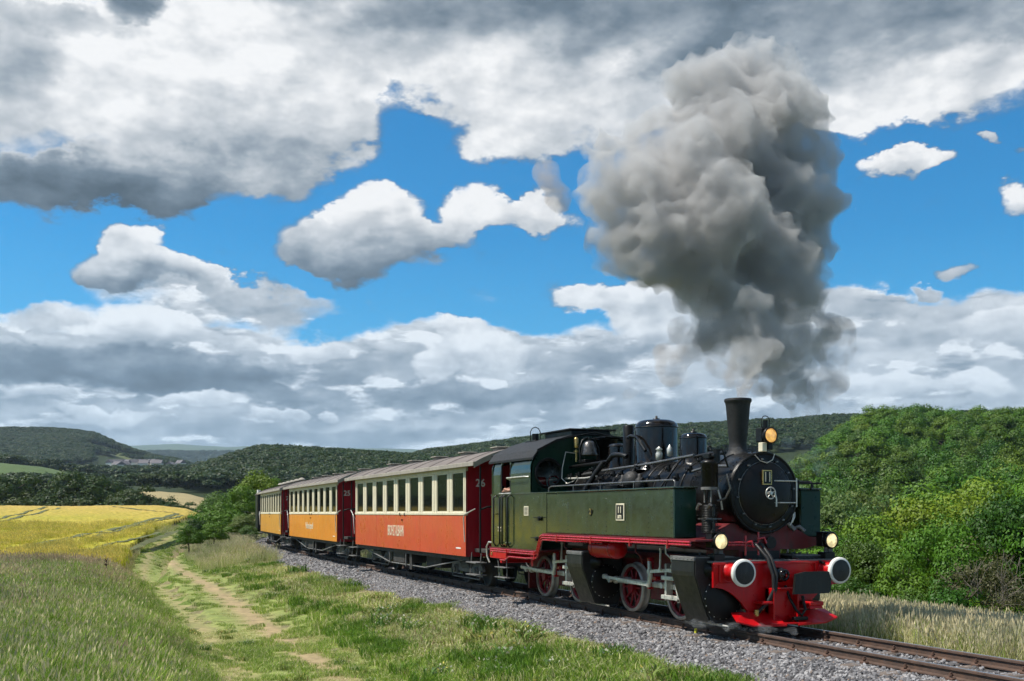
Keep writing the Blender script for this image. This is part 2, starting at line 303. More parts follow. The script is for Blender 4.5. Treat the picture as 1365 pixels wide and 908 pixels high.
# ------------------------------------------------------------------ mesh builder
class MB:
    def __init__(s): s.v = []; s.f = []; s.mi = []; s.cur = 0; s.smooth = []
    def add(s, vs, fs, sm=False):
        b = len(s.v); s.v += [tuple(p) for p in vs]
        for f in fs: s.f.append(tuple(b + i for i in f)); s.mi.append(s.cur); s.smooth.append(sm)
        return s
    def box(s, x0, x1, y0, y1, z0, z1, c=0):
        if c <= 0:
            return s.add([(x, y, z) for x in (x0, x1) for y in (y0, y1) for z in (z0, z1)],
                         [(0, 1, 3, 2), (4, 6, 7, 5), (0, 4, 5, 1), (2, 3, 7, 6), (0, 2, 6, 4), (1, 5, 7, 3)])
        c = min(c, (x1 - x0) * .45, (y1 - y0) * .45, (z1 - z0) * .45)
        vs = []; key = {}
        for ix, X in enumerate((x0, x1)):
            for iy, Y in enumerate((y0, y1)):
                for iz, Z in enumerate((z0, z1)):
                    dx = c if ix == 0 else -c; dy = c if iy == 0 else -c; dz = c if iz == 0 else -c
                    for a, p in enumerate(((X, Y + dy, Z + dz), (X + dx, Y, Z + dz), (X + dx, Y + dy, Z))):
                        key[ix, iy, iz, a] = len(vs); vs.append(p)
        k = key; fs = []
        for ix in (0, 1): fs.append([k[ix, 0, 0, 0], k[ix, 1, 0, 0], k[ix, 1, 1, 0], k[ix, 0, 1, 0]])
        for iy in (0, 1): fs.append([k[0, iy, 0, 1], k[1, iy, 0, 1], k[1, iy, 1, 1], k[0, iy, 1, 1]])
        for iz in (0, 1): fs.append([k[0, 0, iz, 2], k[1, 0, iz, 2], k[1, 1, iz, 2], k[0, 1, iz, 2]])
        for a in (0, 1):
            for b in (0, 1):
                fs.append([k[a, b, 0, 0], k[a, b, 1, 0], k[a, b, 1, 1], k[a, b, 0, 1]])
                fs.append([k[a, 0, b, 0], k[a, 1, b, 0], k[a, 1, b, 2], k[a, 0, b, 2]])
                fs.append([k[0, a, b, 1], k[1, a, b, 1], k[1, a, b, 2], k[0, a, b, 2]])
                for d in (0, 1): fs.append([k[a, b, d, 0], k[a, b, d, 1], k[a, b, d, 2]])
        return s.add(vs, fs)
    def tube(s, pts, r, n=8, cap=True):
        P = [Vector(p) for p in pts]; R = r if isinstance(r, (list, tuple)) else [r] * len(P)
        vs = []; up = None
        for i, p in enumerate(P):
            a = (P[min(i + 1, len(P) - 1)] - P[max(i - 1, 0)]).normalized()
            if up is None: up = Vector((0, 0, 1)) if abs(a.z) < .9 else Vector((1, 0, 0))
            sx = a.cross(up)
            if sx.length < 1e-4: sx = a.cross(Vector((0, 1, .1)))
            sx.normalize(); sy = sx.cross(a).normalized(); up = sy
            for j in range(n):
                t = 2 * PI * j / n; vs.append(p + (sx * math.cos(t) + sy * math.sin(t)) * R[i])
        fs = []
        for i in range(len(P) - 1):
            for j in range(n): fs.append((i * n + j, i * n + (j + 1) % n, (i + 1) * n + (j + 1) % n, (i + 1) * n + j))
        s.add(vs, fs, True)
        if cap:
            b = len(vs)
            s.add(vs[:n], [tuple(reversed(range(n)))]); s.add(vs[-n:], [tuple(range(n))])
        return s
    def cyl(s, p0, p1, r0, r1=None, n=16): return s.tube([p0, p1], [r0, r0 if r1 is None else r1], n)
    def lathe(s, prof, org, axis=(0, 0, 1), n=32, a0=0, a1=2 * PI, sm=True):
        A = Vector(axis).normalized(); up = Vector((0, 0, 1)) if abs(A.z) < .9 else Vector((1, 0, 0))
        sx = A.cross(up).normalized(); sy = sx.cross(A); O = Vector(org); full = abs(a1 - a0 - 2 * PI) < 1e-6
        m = n if full else n + 1; vs = []
        for (r, h) in prof:
            for j in range(m):
                t = a0 + (a1 - a0) * j / n; vs.append(O + A * h + (sx * math.cos(t) + sy * math.sin(t)) * r)
        fs = []
        for i in range(len(prof) - 1):
            for j in range(n if full else n): fs.append((i * m + j, i * m + (j + 1) % m, (i + 1) * m + (j + 1) % m, (i + 1) * m + j))
        return s.add(vs, fs, sm)
    def prism(s, poly, axis, a, b):
        n = len(poly)
        def P(p, t):
            return {'x': (t, p[0], p[1]), 'y': (p[0], t, p[1]), 'z': (p[0], p[1], t)}[axis]
        vs = [P(p, a) for p in poly] + [P(p, b) for p in poly]
        return s.add(vs, [tuple(range(n)), tuple(range(2 * n - 1, n - 1, -1))] + [(i, (i + 1) % n, n + (i + 1) % n, n + i) for i in range(n)])
    def sheet(s, sec, axis, a, b, th):
        """thin curved sheet: section polyline 'sec' thickened by th (inwards normal), extruded a..b"""
        L = len(sec); inn = []
        for i, p in enumerate(sec):
            q0 = sec[max(i - 1, 0)]; q1 = sec[min(i + 1, L - 1)]
            d = Vector((q1[0] - q0[0], q1[1] - q0[1])); d.normalize(); inn.append((p[0] - d.y * th * -1, p[1] - d.x * th))
        return s.prism(list(sec) + inn[::-1], axis, a, b)
    def ring(s, c, r, tr, axis, n=28, m=8):
        A = Vector(axis).normalized(); up = Vector((0, 0, 1)) if abs(A.z) < .9 else Vector((1, 0, 0))
        sx = A.cross(up).normalized(); sy = sx.cross(A); C = Vector(c); vs = []; fs = []
        for i in range(n):
            t = 2 * PI * i / n; d = sx * math.cos(t) + sy * math.sin(t)
            for j in range(m):
                w = 2 * PI * j / m; vs.append(C + d * (r + tr * math.cos(w)) + A * tr * math.sin(w))
        for i in range(n):
            for j in range(m): fs.append((i * m + j, ((i + 1) % n) * m + j, ((i + 1) % n) * m + (j + 1) % m, i * m + (j + 1) % m))
        return s.add(vs, fs, True)
    def mesh(s, name, mats):
        me = bpy.data.meshes.new(name); me.from_pydata(s.v, [], s.f)
        for m in (mats if isinstance(mats, (list, tuple)) else [mats]): me.materials.append(m)
        me.polygons.foreach_set('material_index', s.mi); me.polygons.foreach_set('use_smooth', s.smooth)
        bm = bmesh.new(); bm.from_mesh(me); bmesh.ops.recalc_face_normals(bm, faces=bm.faces); bm.to_mesh(me); bm.free()
        return me
def obj(name, me, mat=None, parent=None, loc=None, label=None, kind=None):
    if isinstance(me, MB): me = me.mesh(name, mat)
    o = bpy.data.objects.new(name, me); COL.objects.link(o)
    if parent: o.parent = parent
    if loc: o.location = loc
    if label: o['label'] = label
    if kind: o['kind'] = kind
    return o
def thing(name, label, cat, loc=(0, 0, 0), rz=0, group=None):
    o = bpy.data.objects.new(name, None); COL.objects.link(o); o.location = loc; o.rotation_euler = (0, 0, rz)
    o.empty_display_size = .3
    return tag(o, label, cat, group)
def tag(o, label, cat, group=None):
    o['label'] = label; o['category'] = cat
    if group: o['group'] = group
    return o
def npmesh(name, V, Fq, mat, col=None, smooth=False):
    me = bpy.data.meshes.new(name); V = np.asarray(V, dtype=np.float32); Fq = np.asarray(Fq, dtype=np.int32)
    nf, k = Fq.shape
    me.vertices.add(len(V)); me.vertices.foreach_set('co', V.ravel())
    me.loops.add(nf * k); me.loops.foreach_set('vertex_index', Fq.ravel())
    me.polygons.add(nf); me.polygons.foreach_set('loop_start', np.arange(0, nf * k, k, dtype=np.int32))
    me.polygons.foreach_set('loop_total', np.full(nf, k, dtype=np.int32))
    if smooth: me.polygons.foreach_set('use_smooth', np.ones(nf, dtype=bool))
    if col is not None:
        a = me.color_attributes.new('col', 'FLOAT_COLOR', 'POINT')
        a.data.foreach_set('color', np.hstack([col, np.ones((len(col), 1))]).astype(np.float32).ravel())
    me.update(calc_edges=True); me.materials.append(mat); return me
def text_mesh(txt, size, mat, name='lettering', ext=.002, sx=1.0, bold=.0):
    cu = bpy.data.curves.new(name, 'FONT'); cu.body = txt; cu.size = size; cu.align_x = 'CENTER'; cu.align_y = 'CENTER'
    cu.extrude = ext; cu.offset = bold; cu.resolution_u = 2
    o = bpy.data.objects.new(name, cu); COL.objects.link(o)
    dg = bpy.context.evaluated_depsgraph_get(); me = bpy.data.meshes.new_from_object(o.evaluated_get(dg))
    bpy.data.objects.remove(o); bpy.data.curves.remove(cu)
    for v in me.vertices: v.co.x *= sx
    me.name = name; me.materials.clear(); me.materials.append(mat); return me
def text(txt, size, mat, parent, loc, face, name='lettering', sx=1.0, bold=.0, label=None):
    o = obj(name, text_mesh(txt, size, mat, name, .002, sx, bold), None, parent, loc, label)
    o.rotation_euler = {'-y': (PI / 2, 0, 0), '+x': (PI / 2, 0, PI / 2), '+y': (PI / 2, 0, PI)}[face]
    return o
# ------------------------------------------------------------------ lie of the land
def to_RD(X, Y): return RGT[0] * X + RGT[1] * Y, FWD[0] * X + FWD[1] * Y
def to_XY(R, D): return RGT[0] * R + FWD[0] * D, RGT[1] * R + FWD[1] * D
_s = np.linspace(-400, 600, 4001)
_phi = np.radians(np.interp(_s, [-400, 14, 20, 26.4, 39, 51.7, 63, 80, 100, 120, 600], [0, 0, .15, .74, 2.1, 4.4, 8.0, 16, 25, 28, 28]))
_y = 9.27 + np.concatenate([[0], np.cumsum(np.tan((_phi[1:] + _phi[:-1]) / 2) * np.diff(_s))])
_y -= np.interp(0, _s, _y) - 9.27
def trackY(X): return np.interp(-np.asarray(X, dtype=float), _s, _y)
def trackPhi(X): return np.interp(-np.asarray(X, dtype=float), _s, _phi)
def track_t(X, Y): return (Y - trackY(X)) * np.cos(trackPhi(X))
def sstep(a, b, x):
    t = np.clip((np.asarray(x, dtype=float) - a) / (b - a), 0, 1); return t * t * (3 - 2 * t)
_H = np.random.default_rng(3).random((256, 256))
def vn(x, y):
    x = np.asarray(x, dtype=float); y = np.asarray(y, dtype=float)
    xi = np.floor(x).astype(int); yi = np.floor(y).astype(int); fx = x - xi; fy = y - yi
    fx = fx * fx * (3 - 2 * fx); fy = fy * fy * (3 - 2 * fy)
    a = _H[xi % 256, yi % 256]; b = _H[(xi + 1) % 256, yi % 256]; c = _H[xi % 256, (yi + 1) % 256]; d = _H[(xi + 1) % 256, (yi + 1) % 256]
    return (a * (1 - fx) + b * fx) * (1 - fy) + (c * (1 - fx) + d * fx) * fy
def fbm(x, y, o=4, sc=1.0, g=.5):
    r = 0; a = 1; t = 0
    for i in range(o): r = r + a * vn(x * sc + 17.3 * i, y * sc + 5.7 * i); t += a; a *= g; sc *= 2.03
    return r / t
def crest(u, pts):
    return np.interp(u, [(p[0] - 682.5) / F for p in pts], [p[1] for p in pts])
# wooded and open hills: crest line, distance of foot and crest, height of foot
HILLS = dict(
    right=dict(D0=95, D1=330, z0=-5, lower=40, pts=[(940,668),(1000,645),(1050,622),(1090,598),(1120,572),(1140,558),(1180,547),(1205,543),(1240,549),(1290,551),(1330,548),(1365,547),(1500,540),(1900,530),(2400,560)]),
    ridge=dict(D0=420, D1=1000, z0=10, lower=10, pts=[(520,625),(560,608),(620,599),(700,589),(760,583),(850,574),(900,572),(1000,567),(1050,566),(1130,562),(1300,556),(1700,560),(2400,600)]),
    middle=dict(D0=350, D1=680, z0=4, lower=12, pts=[(170,672),(225,648),(260,630),(300,614),(350,601),(400,603),(480,606),(560,611),(640,616),(760,625),(900,640)]),
    left=dict(D0=1050, D1=1600, z0=48, lower=5, pts=[(-1500,590),(-600,580),(-100,577),(0,578),(100,578),(125,580),(150,591),(175,603),(200,611),(240,621),(285,640),(340,660)]),
    green=dict(D0=420, D1=620, z0=5, lower=0, pts=[(-1500,610),(-300,612),(0,620),(60,627),(110,635),(150,646),(190,668)]),
    tan=dict(D0=280, D1=360, z0=-2, lower=0, pts=[(60,690),(120,664),(165,657),(205,655),(250,658),(275,664),(300,680)]),
    plateau=dict(D0=2600, D1=4200, z0=60, lower=0, pts=[(-1500,620),(100,613),(160,609),(210,607),(330,608),(420,612),(600,620),(2400,630)]),
    far=dict(D0=5200, D1=7500, z0=200, lower=0, pts=[(-1500,600),(100,599),(160,595),(240,593),(300,597),(400,599),(450,598),(520,600),(620,604),(900,606),(2400,600)]),
)
def hill_h(R, D, k):
    q = HILLS[k]; u = R / np.maximum(D, 1); zc = EYE + (HZ - crest(u, q['pts']) - q['lower']) / F * q['D1']
    nz = (fbm(R / q['D1'] * 14, D / q['D1'] * 14, 4) - .5) * .07 * (q['D1'] * .12)
    up = sstep(q['D0'], q['D1'], D) ** .8; dn = sstep(q['D1'], q['D1'] * 1.45, D)
    w = np.where(D < q['D1'], up, 1 - dn)
    foot = -12 + (q['z0'] + 12) * np.clip(D / q['D0'], 0, 1) ** 2.5
    return np.where(D > q['D0'], q['z0'] + (zc - q['z0'] + nz) * w - (D > q['D1'] * 1.45) * 12, foot)
def h(R, D, hills=True):
    R = np.asarray(R, dtype=float); D = np.asarray(D, dtype=float)
    X, Y = to_XY(R, D); t = track_t(X, Y)
    u = R / np.maximum(D, 1)
    # railway formation: profile across the track
    left_far = np.interp(D, [0, 22, 44, 53, 60], [0, 0, -.26, -.80, -.80])
    mead = .55 * sstep(6.6, 10.5, -t) + .3 * sstep(14, 40, -t)
    zl = np.interp(t, [-400, -7, -4.6, -1.9, -1.2], [-1.05, -1.05, -1.02, -.46, -.40]) + np.where(t < -6, (mead + left_far), 0)
    zr = np.interp(t, [1.2, 1.9, 5, 9, 14, 22, 40, 90, 200], [-.40, -.46, -.75, -1.15, -2.6, -4.6, -6.0, -7.0, -6.5])
    z = np.where(t < 0, zl, zr)
    z = z + (fbm(X, Y, 3, .45) - .5) * .22 * sstep(1.9, 3.2, abs(t)) * np.where((t < -3.9) & (t > -6.8), .35, 1)
    # the cornfield swells up behind the meadow
    yc = np.interp(u, [-.60, -.34, -.31, -.293, -.27], [669, 668.5, 673, 683, 700]); zc = EYE + (HZ - yc) / F * 200
    zf = -1.45 + (zc + 1.45) * np.clip((D - 52) / 148, 0, 1) ** .92
    zf = zf - 14 * sstep(203, 290, D)
    wf = sstep(50, 62, D) * sstep(5.5, 9, -t)
    z = z * (1 - wf) + zf * wf
    zb = -8 - 6 * sstep(200, 350, D); wb = sstep(150, 260, D)
    z = z * (1 - wb) + np.minimum(z, zb) * wb
    if hills:
        for k in HILLS: z = np.maximum(z, hill_h(R, D, k))
    return z
def hxy(X, Y): R, D = to_RD(X, Y); return h(R, D)
def hit(x, y, lift=0, d0=10, d1=2000):
    """first point of the ground seen along a sight line"""
    u = (x - 682.5) / F; Ds = np.geomspace(d0, d1, 3000); z = EYE + (HZ - y) / F * Ds; g = h(u * Ds, Ds) + lift
    i = np.argmax(z < g); D = Ds[i]; R = u * D; X, Y = to_XY(R, D); return X, Y, g[i], D
def P(x, D, y=None, z=None):
    u = (x - 682.5) / F; X, Y = to_XY(u * D, D); zz = EYE + (HZ - y) / F * D if y is not None else z
    return (float(X), float(Y), None if zz is None else float(zz))

# ------------------------------------------------------------------ ground
def ground_mat(name, bs=9, bump=.6, extra=None):
    m, T, out = mat_base(name); p = T.new('ShaderNodeBsdfPrincipled'); T.l.new(p.outputs[0], out.inputs[0])
    a = T.new('ShaderNodeAttribute', attribute_name='col').outputs['Color']; g = T.new('ShaderNodeNewGeometry').outputs['Position']
    n = T.noise(g, bs, 7, .7); n2 = T.noise(g, .13, 4, .6)
    c = T.mix(1, a, T.mix(T.mr(n, .3, .7), (.55, .55, .5), (1.5, 1.45, 1.4)), 'MULTIPLY')
    c = T.mix(1, c, T.mix(T.mr(n2, .3, .7), (.85, .88, .85), (1.15, 1.1, 1.1)), 'MULTIPLY')
    T.put(p.inputs['Base Color'], c); p.inputs['Roughness'].default_value = .9; p.inputs['Specular IOR Level'].default_value = .15
    b = T.new('ShaderNodeBump'); b.inputs['Strength'].default_value = bump; b.inputs['Distance'].default_value = .05
    T.put(b.inputs['Height'], n); T.l.new(b.outputs[0], p.inputs['Normal']); return m
def build_ground():
    a = np.linspace(-1.35, 1.35, 440)
    D = np.concatenate([np.arange(-70, -6, 3.0), np.arange(-6, 70, .42), np.geomspace(70, 9500, 260)])
    A, DD = np.meshgrid(a, D); R = A * (np.maximum(DD, 0) + 42); X, Y = to_XY(R, DD); Z = h(R, DD)
    t = track_t(X, Y)
    u = R / np.maximum(DD, 1)
    soil = np.array([.085, .075, .045]); gr = np.array([.10, .15, .032]); pale = np.array([.24, .22, .12]); forest = np.array([.022, .035, .012])
    f = fbm(X, Y, 4, .5)[..., None]
    col = gr * (1 - sstep(.4, .62, f)) + pale * sstep(.4, .62, f) * .8
    bank = (sstep(-6, -4.2, t) * (1 - sstep(-1.6, -1.2, t)))[..., None]
    col = col * (1 - bank) + bank * (pale * .75 * sstep(.3, .5, f) + gr * (1 - sstep(.3, .5, f)))
    w = sstep(60, 110, DD)[..., None] * (t > 6)[..., None]; col = col * (1 - w) + forest * w
    far = sstep(240, 300, DD)[..., None]; col = col * (1 - far) + forest * far
    # open hillsides
    best = np.stack([hill_h(R, DD, k) for k in HILLS]); ks = list(HILLS); bi = best.argmax(0); on = best.max(0) > -50
    patch = fbm(R / 160, DD / 300, 3)[..., None]
    c2 = {'green': np.array([.075, .115, .045]), 'tan': np.array([.26, .22, .12]), 'plateau': np.array([.03, .05, .03]), 'far': np.array([.06, .09, .05])}
    for k, c in c2.items():
        mk = (on & (bi == ks.index(k)) & (DD > 250))[..., None]; col = np.where(mk, c * (.75 + .5 * patch), col)
    # open fields and pastures on the left-hand hill and its foot
    mk = on & (bi == ks.index('left')) & (DD < 1400) & (fbm(R / 70, DD / 120, 2) > .52)
    col = np.where(mk[..., None], np.array([.10, .125, .05]) * (.7 + .6 * patch), col)
    V = np.stack([X, Y, Z], -1).reshape(-1, 3); nr, nc = A.shape; i = np.arange(nr * nc).reshape(nr, nc)
    Fq = np.stack([i[:-1, :-1], i[:-1, 1:], i[1:, 1:], i[1:, :-1]], -1).reshape(-1, 4)
    o = obj('ground', npmesh('ground', V, Fq, ground_mat('ground_soil_and_turf'), col.reshape(-1, 3), True)); o['kind'] = 'structure'
build_ground()

def strip(name, pts, w, mat, lift=.004, kind='structure', parent=None, n=6, surf=None):
    """a sheet of width w along pts, lying on the ground"""
    pts = [Vector((p[0], p[1], 0)) for p in pts]; V = []; Fq = []
    for i, p in enumerate(pts):
        d = (pts[min(i + 1, len(pts) - 1)] - pts[max(i - 1, 0)]).normalized(); nn = Vector((-d.y, d.x, 0))
        ww = w[i] if isinstance(w, (list, np.ndarray)) else w
        for j in range(n + 1):
            q = p + nn * ww * (j / n - .5); V.append((q.x, q.y, float(hxy(q.x, q.y)) + lift))
    m = n + 1
    for i in range(len(pts) - 1):
        for j in range(n): Fq.append((i * m + j, i * m + j + 1, (i + 1) * m + j + 1, (i + 1) * m + j))
    return V, Fq

def field_inside(X, Y, D):
    R, _ = to_RD(X, Y); return (D > 55.5) & (R / np.maximum(D, 1) < np.interp(D, [55, 70, 100, 137, 215], [-.380, -.356, -.322, -.297, -.275]))
# farm path between the bank and the meadow
def build_path():
    m, T, out = mat_base('trodden_path'); p = T.new('ShaderNodeBsdfPrincipled'); T.l.new(p.outputs[0], out.inputs[0])
    a = T.new('ShaderNodeAttribute', attribute_name='col').outputs['Color']; g = T.new('ShaderNodeNewGeometry').outputs['Position']
    n = T.noise(g, 3.5, 8, .72); c = T.mix(1, a, T.mix(T.mr(n, .32, .68), (.6, .62, .55), (1.35, 1.3, 1.25)), 'MULTIPLY')
    T.put(p.inputs['Base Color'], c); p.inputs['Roughness'].default_value = .95
    b = T.new('ShaderNodeBump'); b.inputs['Strength'].default_value = .7; b.inputs['Distance'].default_value = .05; T.put(b.inputs['Height'], n); T.l.new(b.outputs[0], p.inputs['Normal'])
    Xs = np.arange(6, -112, -.3); V = []; C = []; n = 26; earth = np.array([.31, .24, .13]); grass = np.array([.15, .20, .04]); dry = np.array([.22, .26, .07])
    for X in Xs:
        yc = PATHY(X)
        for j in range(n + 1):
            s = (j / n - .5) * 3.6; Y = yc + s; V.append((X, Y, float(hxy(X, Y)) + (.012 + .05 * sstep(35, 60, -X)) * np.sin(j / n * PI) + .004))
            rut = max(math.exp(-((s - .55) / .42) ** 2), .6 * math.exp(-((s + .85) / .30) ** 2)); q = float(fbm(X, Y, 3, .8)); rut *= .55 + .9 * q
            e = np.array(earth) * min(1, rut) + (grass * (1 - q) + dry * q) * (1 - min(1, rut)); C.append(e)
    m_ = n + 1; Fq = [(i * m_ + j, i * m_ + j + 1, (i + 1) * m_ + j + 1, (i + 1) * m_ + j) for i in range(len(Xs) - 1) for j in range(n)]
    V = [(x_, y_, z_ - (.3 if field_inside(x_, y_, float(to_RD(x_, y_)[1])) else 0)) for x_, y_, z_ in V]
    o = obj('path', npmesh('path', V, Fq, m, np.array(C), True)); o['kind'] = 'structure'
def PATHY(X): return np.interp(-np.asarray(X, dtype=float), [0, 48, 59, 74, 105, 142, 300], [3.62, 4.0, 4.6, 6.3, 11.2, 17.6, 45]) + .25 * np.sin(np.asarray(X) * .11)
build_path()

# cornfield: the top of the standing crop is its own surface, half a metre above the soil
TRAM = []
def build_field():
    m, T, out = mat_base('ripening_barley'); p = T.new('ShaderNodeBsdfPrincipled'); T.l.new(p.outputs[0], out.inputs[0])
    g = T.new('ShaderNodeNewGeometry').outputs['Position']
    rot = T.new('ShaderNodeMapping'); T.put(rot.inputs['Vector'], g); rot.inputs['Rotation'].default_value = (0, 0, .9); rot.inputs['Scale'].default_value = (.35, 1.6, 1)
    n = T.noise(g, 2.6, 8, .74); big = T.noise(g, .045, 4, .6); row = T.noise(rot.outputs[0], 1.3, 5, .6)
    c = T.mix(T.mr(big, .38, .62), (.35, .345, .03), (.46, .37, .06))
    sp = T.new('ShaderNodeSeparateXYZ'); T.l.new(g, sp.inputs[0])
    c = T.mix(T.mr(T.v('DOT_PRODUCT', g, (FWD[0], FWD[1], 0)), 85, 160, 0, .85), c, (.50, .34, .12))
    c = T.mix(1, c, T.mix(T.mr(n, .3, .7), (.62, .62, .5), (1.3, 1.28, 1.2)), 'MULTIPLY')
    c = T.mix(1, c, T.mix(T.mr(row, .3, .7), (.8, .84, .7), (1.12, 1.1, 1.1)), 'MULTIPLY')
    T.put(p.inputs['Base Color'], c); p.inputs['Roughness'].default_value = .85; p.inputs['Specular IOR Level'].default_value = .2
    b = T.new('ShaderNodeBump'); b.inputs['Strength'].default_value = .9; b.inputs['Distance'].default_value = .18; T.put(b.inputs['Height'], T.m('ADD', n, row)); T.l.new(b.outputs[0], p.inputs['Normal'])
    u = np.linspace(-.85, -.20, 300); D = np.geomspace(55, 214, 240); U, DD = np.meshgrid(u, D); R = U * DD; X, Y = to_XY(R, DD)
    Z = h(R, DD) + .42 + (fbm(X, Y, 3, 1.1) - .5) * .22 + (fbm(X, Y, 2, .12) - .5) * .3
    ok = field_inside(X, Y, DD)
    nr, nc = U.shape; i = np.arange(nr * nc).reshape(nr, nc)
    keep = ok[:-1, :-1] & ok[:-1, 1:] & ok[1:, 1:] & ok[1:, :-1]
    Z = np.where(ok, Z, Z)
    # skirt: drop border vertices down to the soil
    full = ok.copy(); full[1:-1, 1:-1] &= ok[:-2, 1:-1] & ok[2:, 1:-1] & ok[1:-1, :-2] & ok[1:-1, 2:]
    Z = np.where(full, Z, h(R, DD) - .05)
    Fq = np.stack([i[:-1, :-1], i[:-1, 1:], i[1:, 1:], i[1:, :-1]], -1)[keep]
    V = np.stack([X, Y, Z], -1).reshape(-1, 3)
    o = obj('barley_field', npmesh('barley_field', V, Fq.reshape(-1, 4), m, None, True)); o['kind'] = 'stuff'; o['label'] = 'yellow green barley field swelling up behind the meadow'
    tm = paint('flattened_tramline', (.09, .10, .03), .95, 0, .4, 1.5)
    V = []; Fq = []
    lines = [[(-20,740),(0,736.5),(79,720),(159,704.5),(215,690),(236,685.5)], [(120,718),(164,705.8),(222,692),(243,687.5)],
             [(-20,696),(0,691),(30,684),(63,676)], [(-20,700),(5,694),(40,686),(79,677.3)],
             [(106,737),(150,724),(211,712)], [(170,731),(200,722),(240,709)], [(150,676),(200,680),(240,686)]]
    for L in lines:
        xs = np.concatenate([np.linspace(L[k][0], L[k + 1][0], 12)[:-1] for k in range(len(L) - 1)] + [[L[-1][0]]])
        ys = np.interp(xs, [p_[0] for p_ in L], [p_[1] for p_ in L]); wd = .34 if L is lines[0] else .22
        pts = [hit(x, y, .45, 50, 230) for x, y in zip(xs, ys)]; base = len(V); TRAM.extend([(q_[0], q_[1]) for q_ in pts])
        for a_, p_ in enumerate(pts):
            q0 = pts[max(a_ - 1, 0)]; q1 = pts[min(a_ + 1, len(pts) - 1)]; d = Vector((q1[0] - q0[0], q1[1] - q0[1])); d.normalize()
            for sgn in (-1, 1):
                x_ = p_[0] - d.y * wd * sgn; y_ = p_[1] + d.x * wd * sgn
                zz = float(hxy(x_, y_)) + .42 + (fbm(x_, y_, 3, 1.1) - .5) * .22 + (fbm(x_, y_, 2, .12) - .5) * .3 + .05; V.append((x_, y_, zz))
        Fq += [(base + 2 * k, base + 2 * k + 1, base + 2 * k + 3, base + 2 * k + 2) for k in range(len(pts) - 1)]
    o = obj('tramlines', npmesh('tramlines', V, Fq, tm)); o['kind'] = 'stuff'; o['label'] = 'dark wheel tracks of the tractor through the barley'
build_field()

# ------------------------------------------------------------------ plants
def blades(n, hgt, wid, rad, cols, weights, seed, lean=.35, heads=0, headcol=(.4, .33, .2), curl=.4):
    r = np.random.default_rng(seed); a = r.random(n) * 2 * PI; q = np.sqrt(r.random(n)) * rad
    bx = np.cos(a) * q; by = np.sin(a) * q; H = hgt * (.55 + .6 * r.random(n)); w = wid * (.6 + .8 * r.random(n))
    d = r.random(n) * 2 * PI; ln = lean * (.2 + r.random(n)) * H; f = r.random(n) * 2 * PI
    dx = np.cos(d) * ln; dy = np.sin(d) * ln; wx = np.cos(f) * w; wy = np.sin(f) * w
    ci = r.choice(len(cols), n, p=np.array(weights) / sum(weights)); C = np.array(cols)[ci] * (.75 + .5 * r.random((n, 1)))
    z0 = np.zeros(n) - .04
    v0 = np.stack([bx - wx, by - wy, z0], -1); v1 = np.stack([bx + wx, by + wy, z0], -1)
    m = .55; v2 = np.stack([bx + dx * m * m + wx * .8, by + dy * m * m + wy * .8, H * m], -1); v3 = np.stack([bx + dx * m * m - wx * .8, by + dy * m * m - wy * .8, H * m], -1)
    v4 = np.stack([bx + dx + wx * .12, by + dy + wy * .12, H * (1 - curl * lean * .5)], -1); v5 = np.stack([bx + dx - wx * .12, by + dy - wy * .12, H * (1 - curl * lean * .5)], -1)
    V = np.stack([v0, v1, v2, v3, v4, v5], 1).reshape(-1, 3); b = np.arange(n)[:, None] * 6
    Fq = np.concatenate([b + [0, 1, 2, 3], b + [3, 2, 4, 5]]); CC = np.repeat(C, 6, 0)
    if heads:
        k = r.choice(n, int(n * heads), replace=False); o = np.stack([bx + dx, by + dy, H * (1 - curl * lean * .5) - .02], -1)[k]
        hw = wid * 1.7; hl = hgt * .17; e = np.stack([dx, dy, H], -1)[k]; e /= np.linalg.norm(e, axis=1)[:, None]
        s = np.stack([np.cos(f), np.sin(f), np.zeros(n)], -1)[k] * hw
        hv = np.stack([o - e * 0, o + s + e * hl * .45, o + e * hl, o - s + e * hl * .45], 1).reshape(-1, 3)
        hb = len(V) + np.arange(len(k))[:, None] * 4; V = np.concatenate([V, hv]); Fq = np.concatenate([Fq, hb + [0, 1, 2, 3]])
        CC = np.concatenate([CC, np.repeat(np.array([headcol]) * (.7 + .6 * r.random((len(k), 1))), 4, 0)])
    return V, Fq, CC
GRASSM = attr_leaf('grass_blades', .3)
def tuft(name, *a, **k):
    V, Fq, C = blades(*a, **k); return npmesh(name, V, Fq, GRASSM, C)
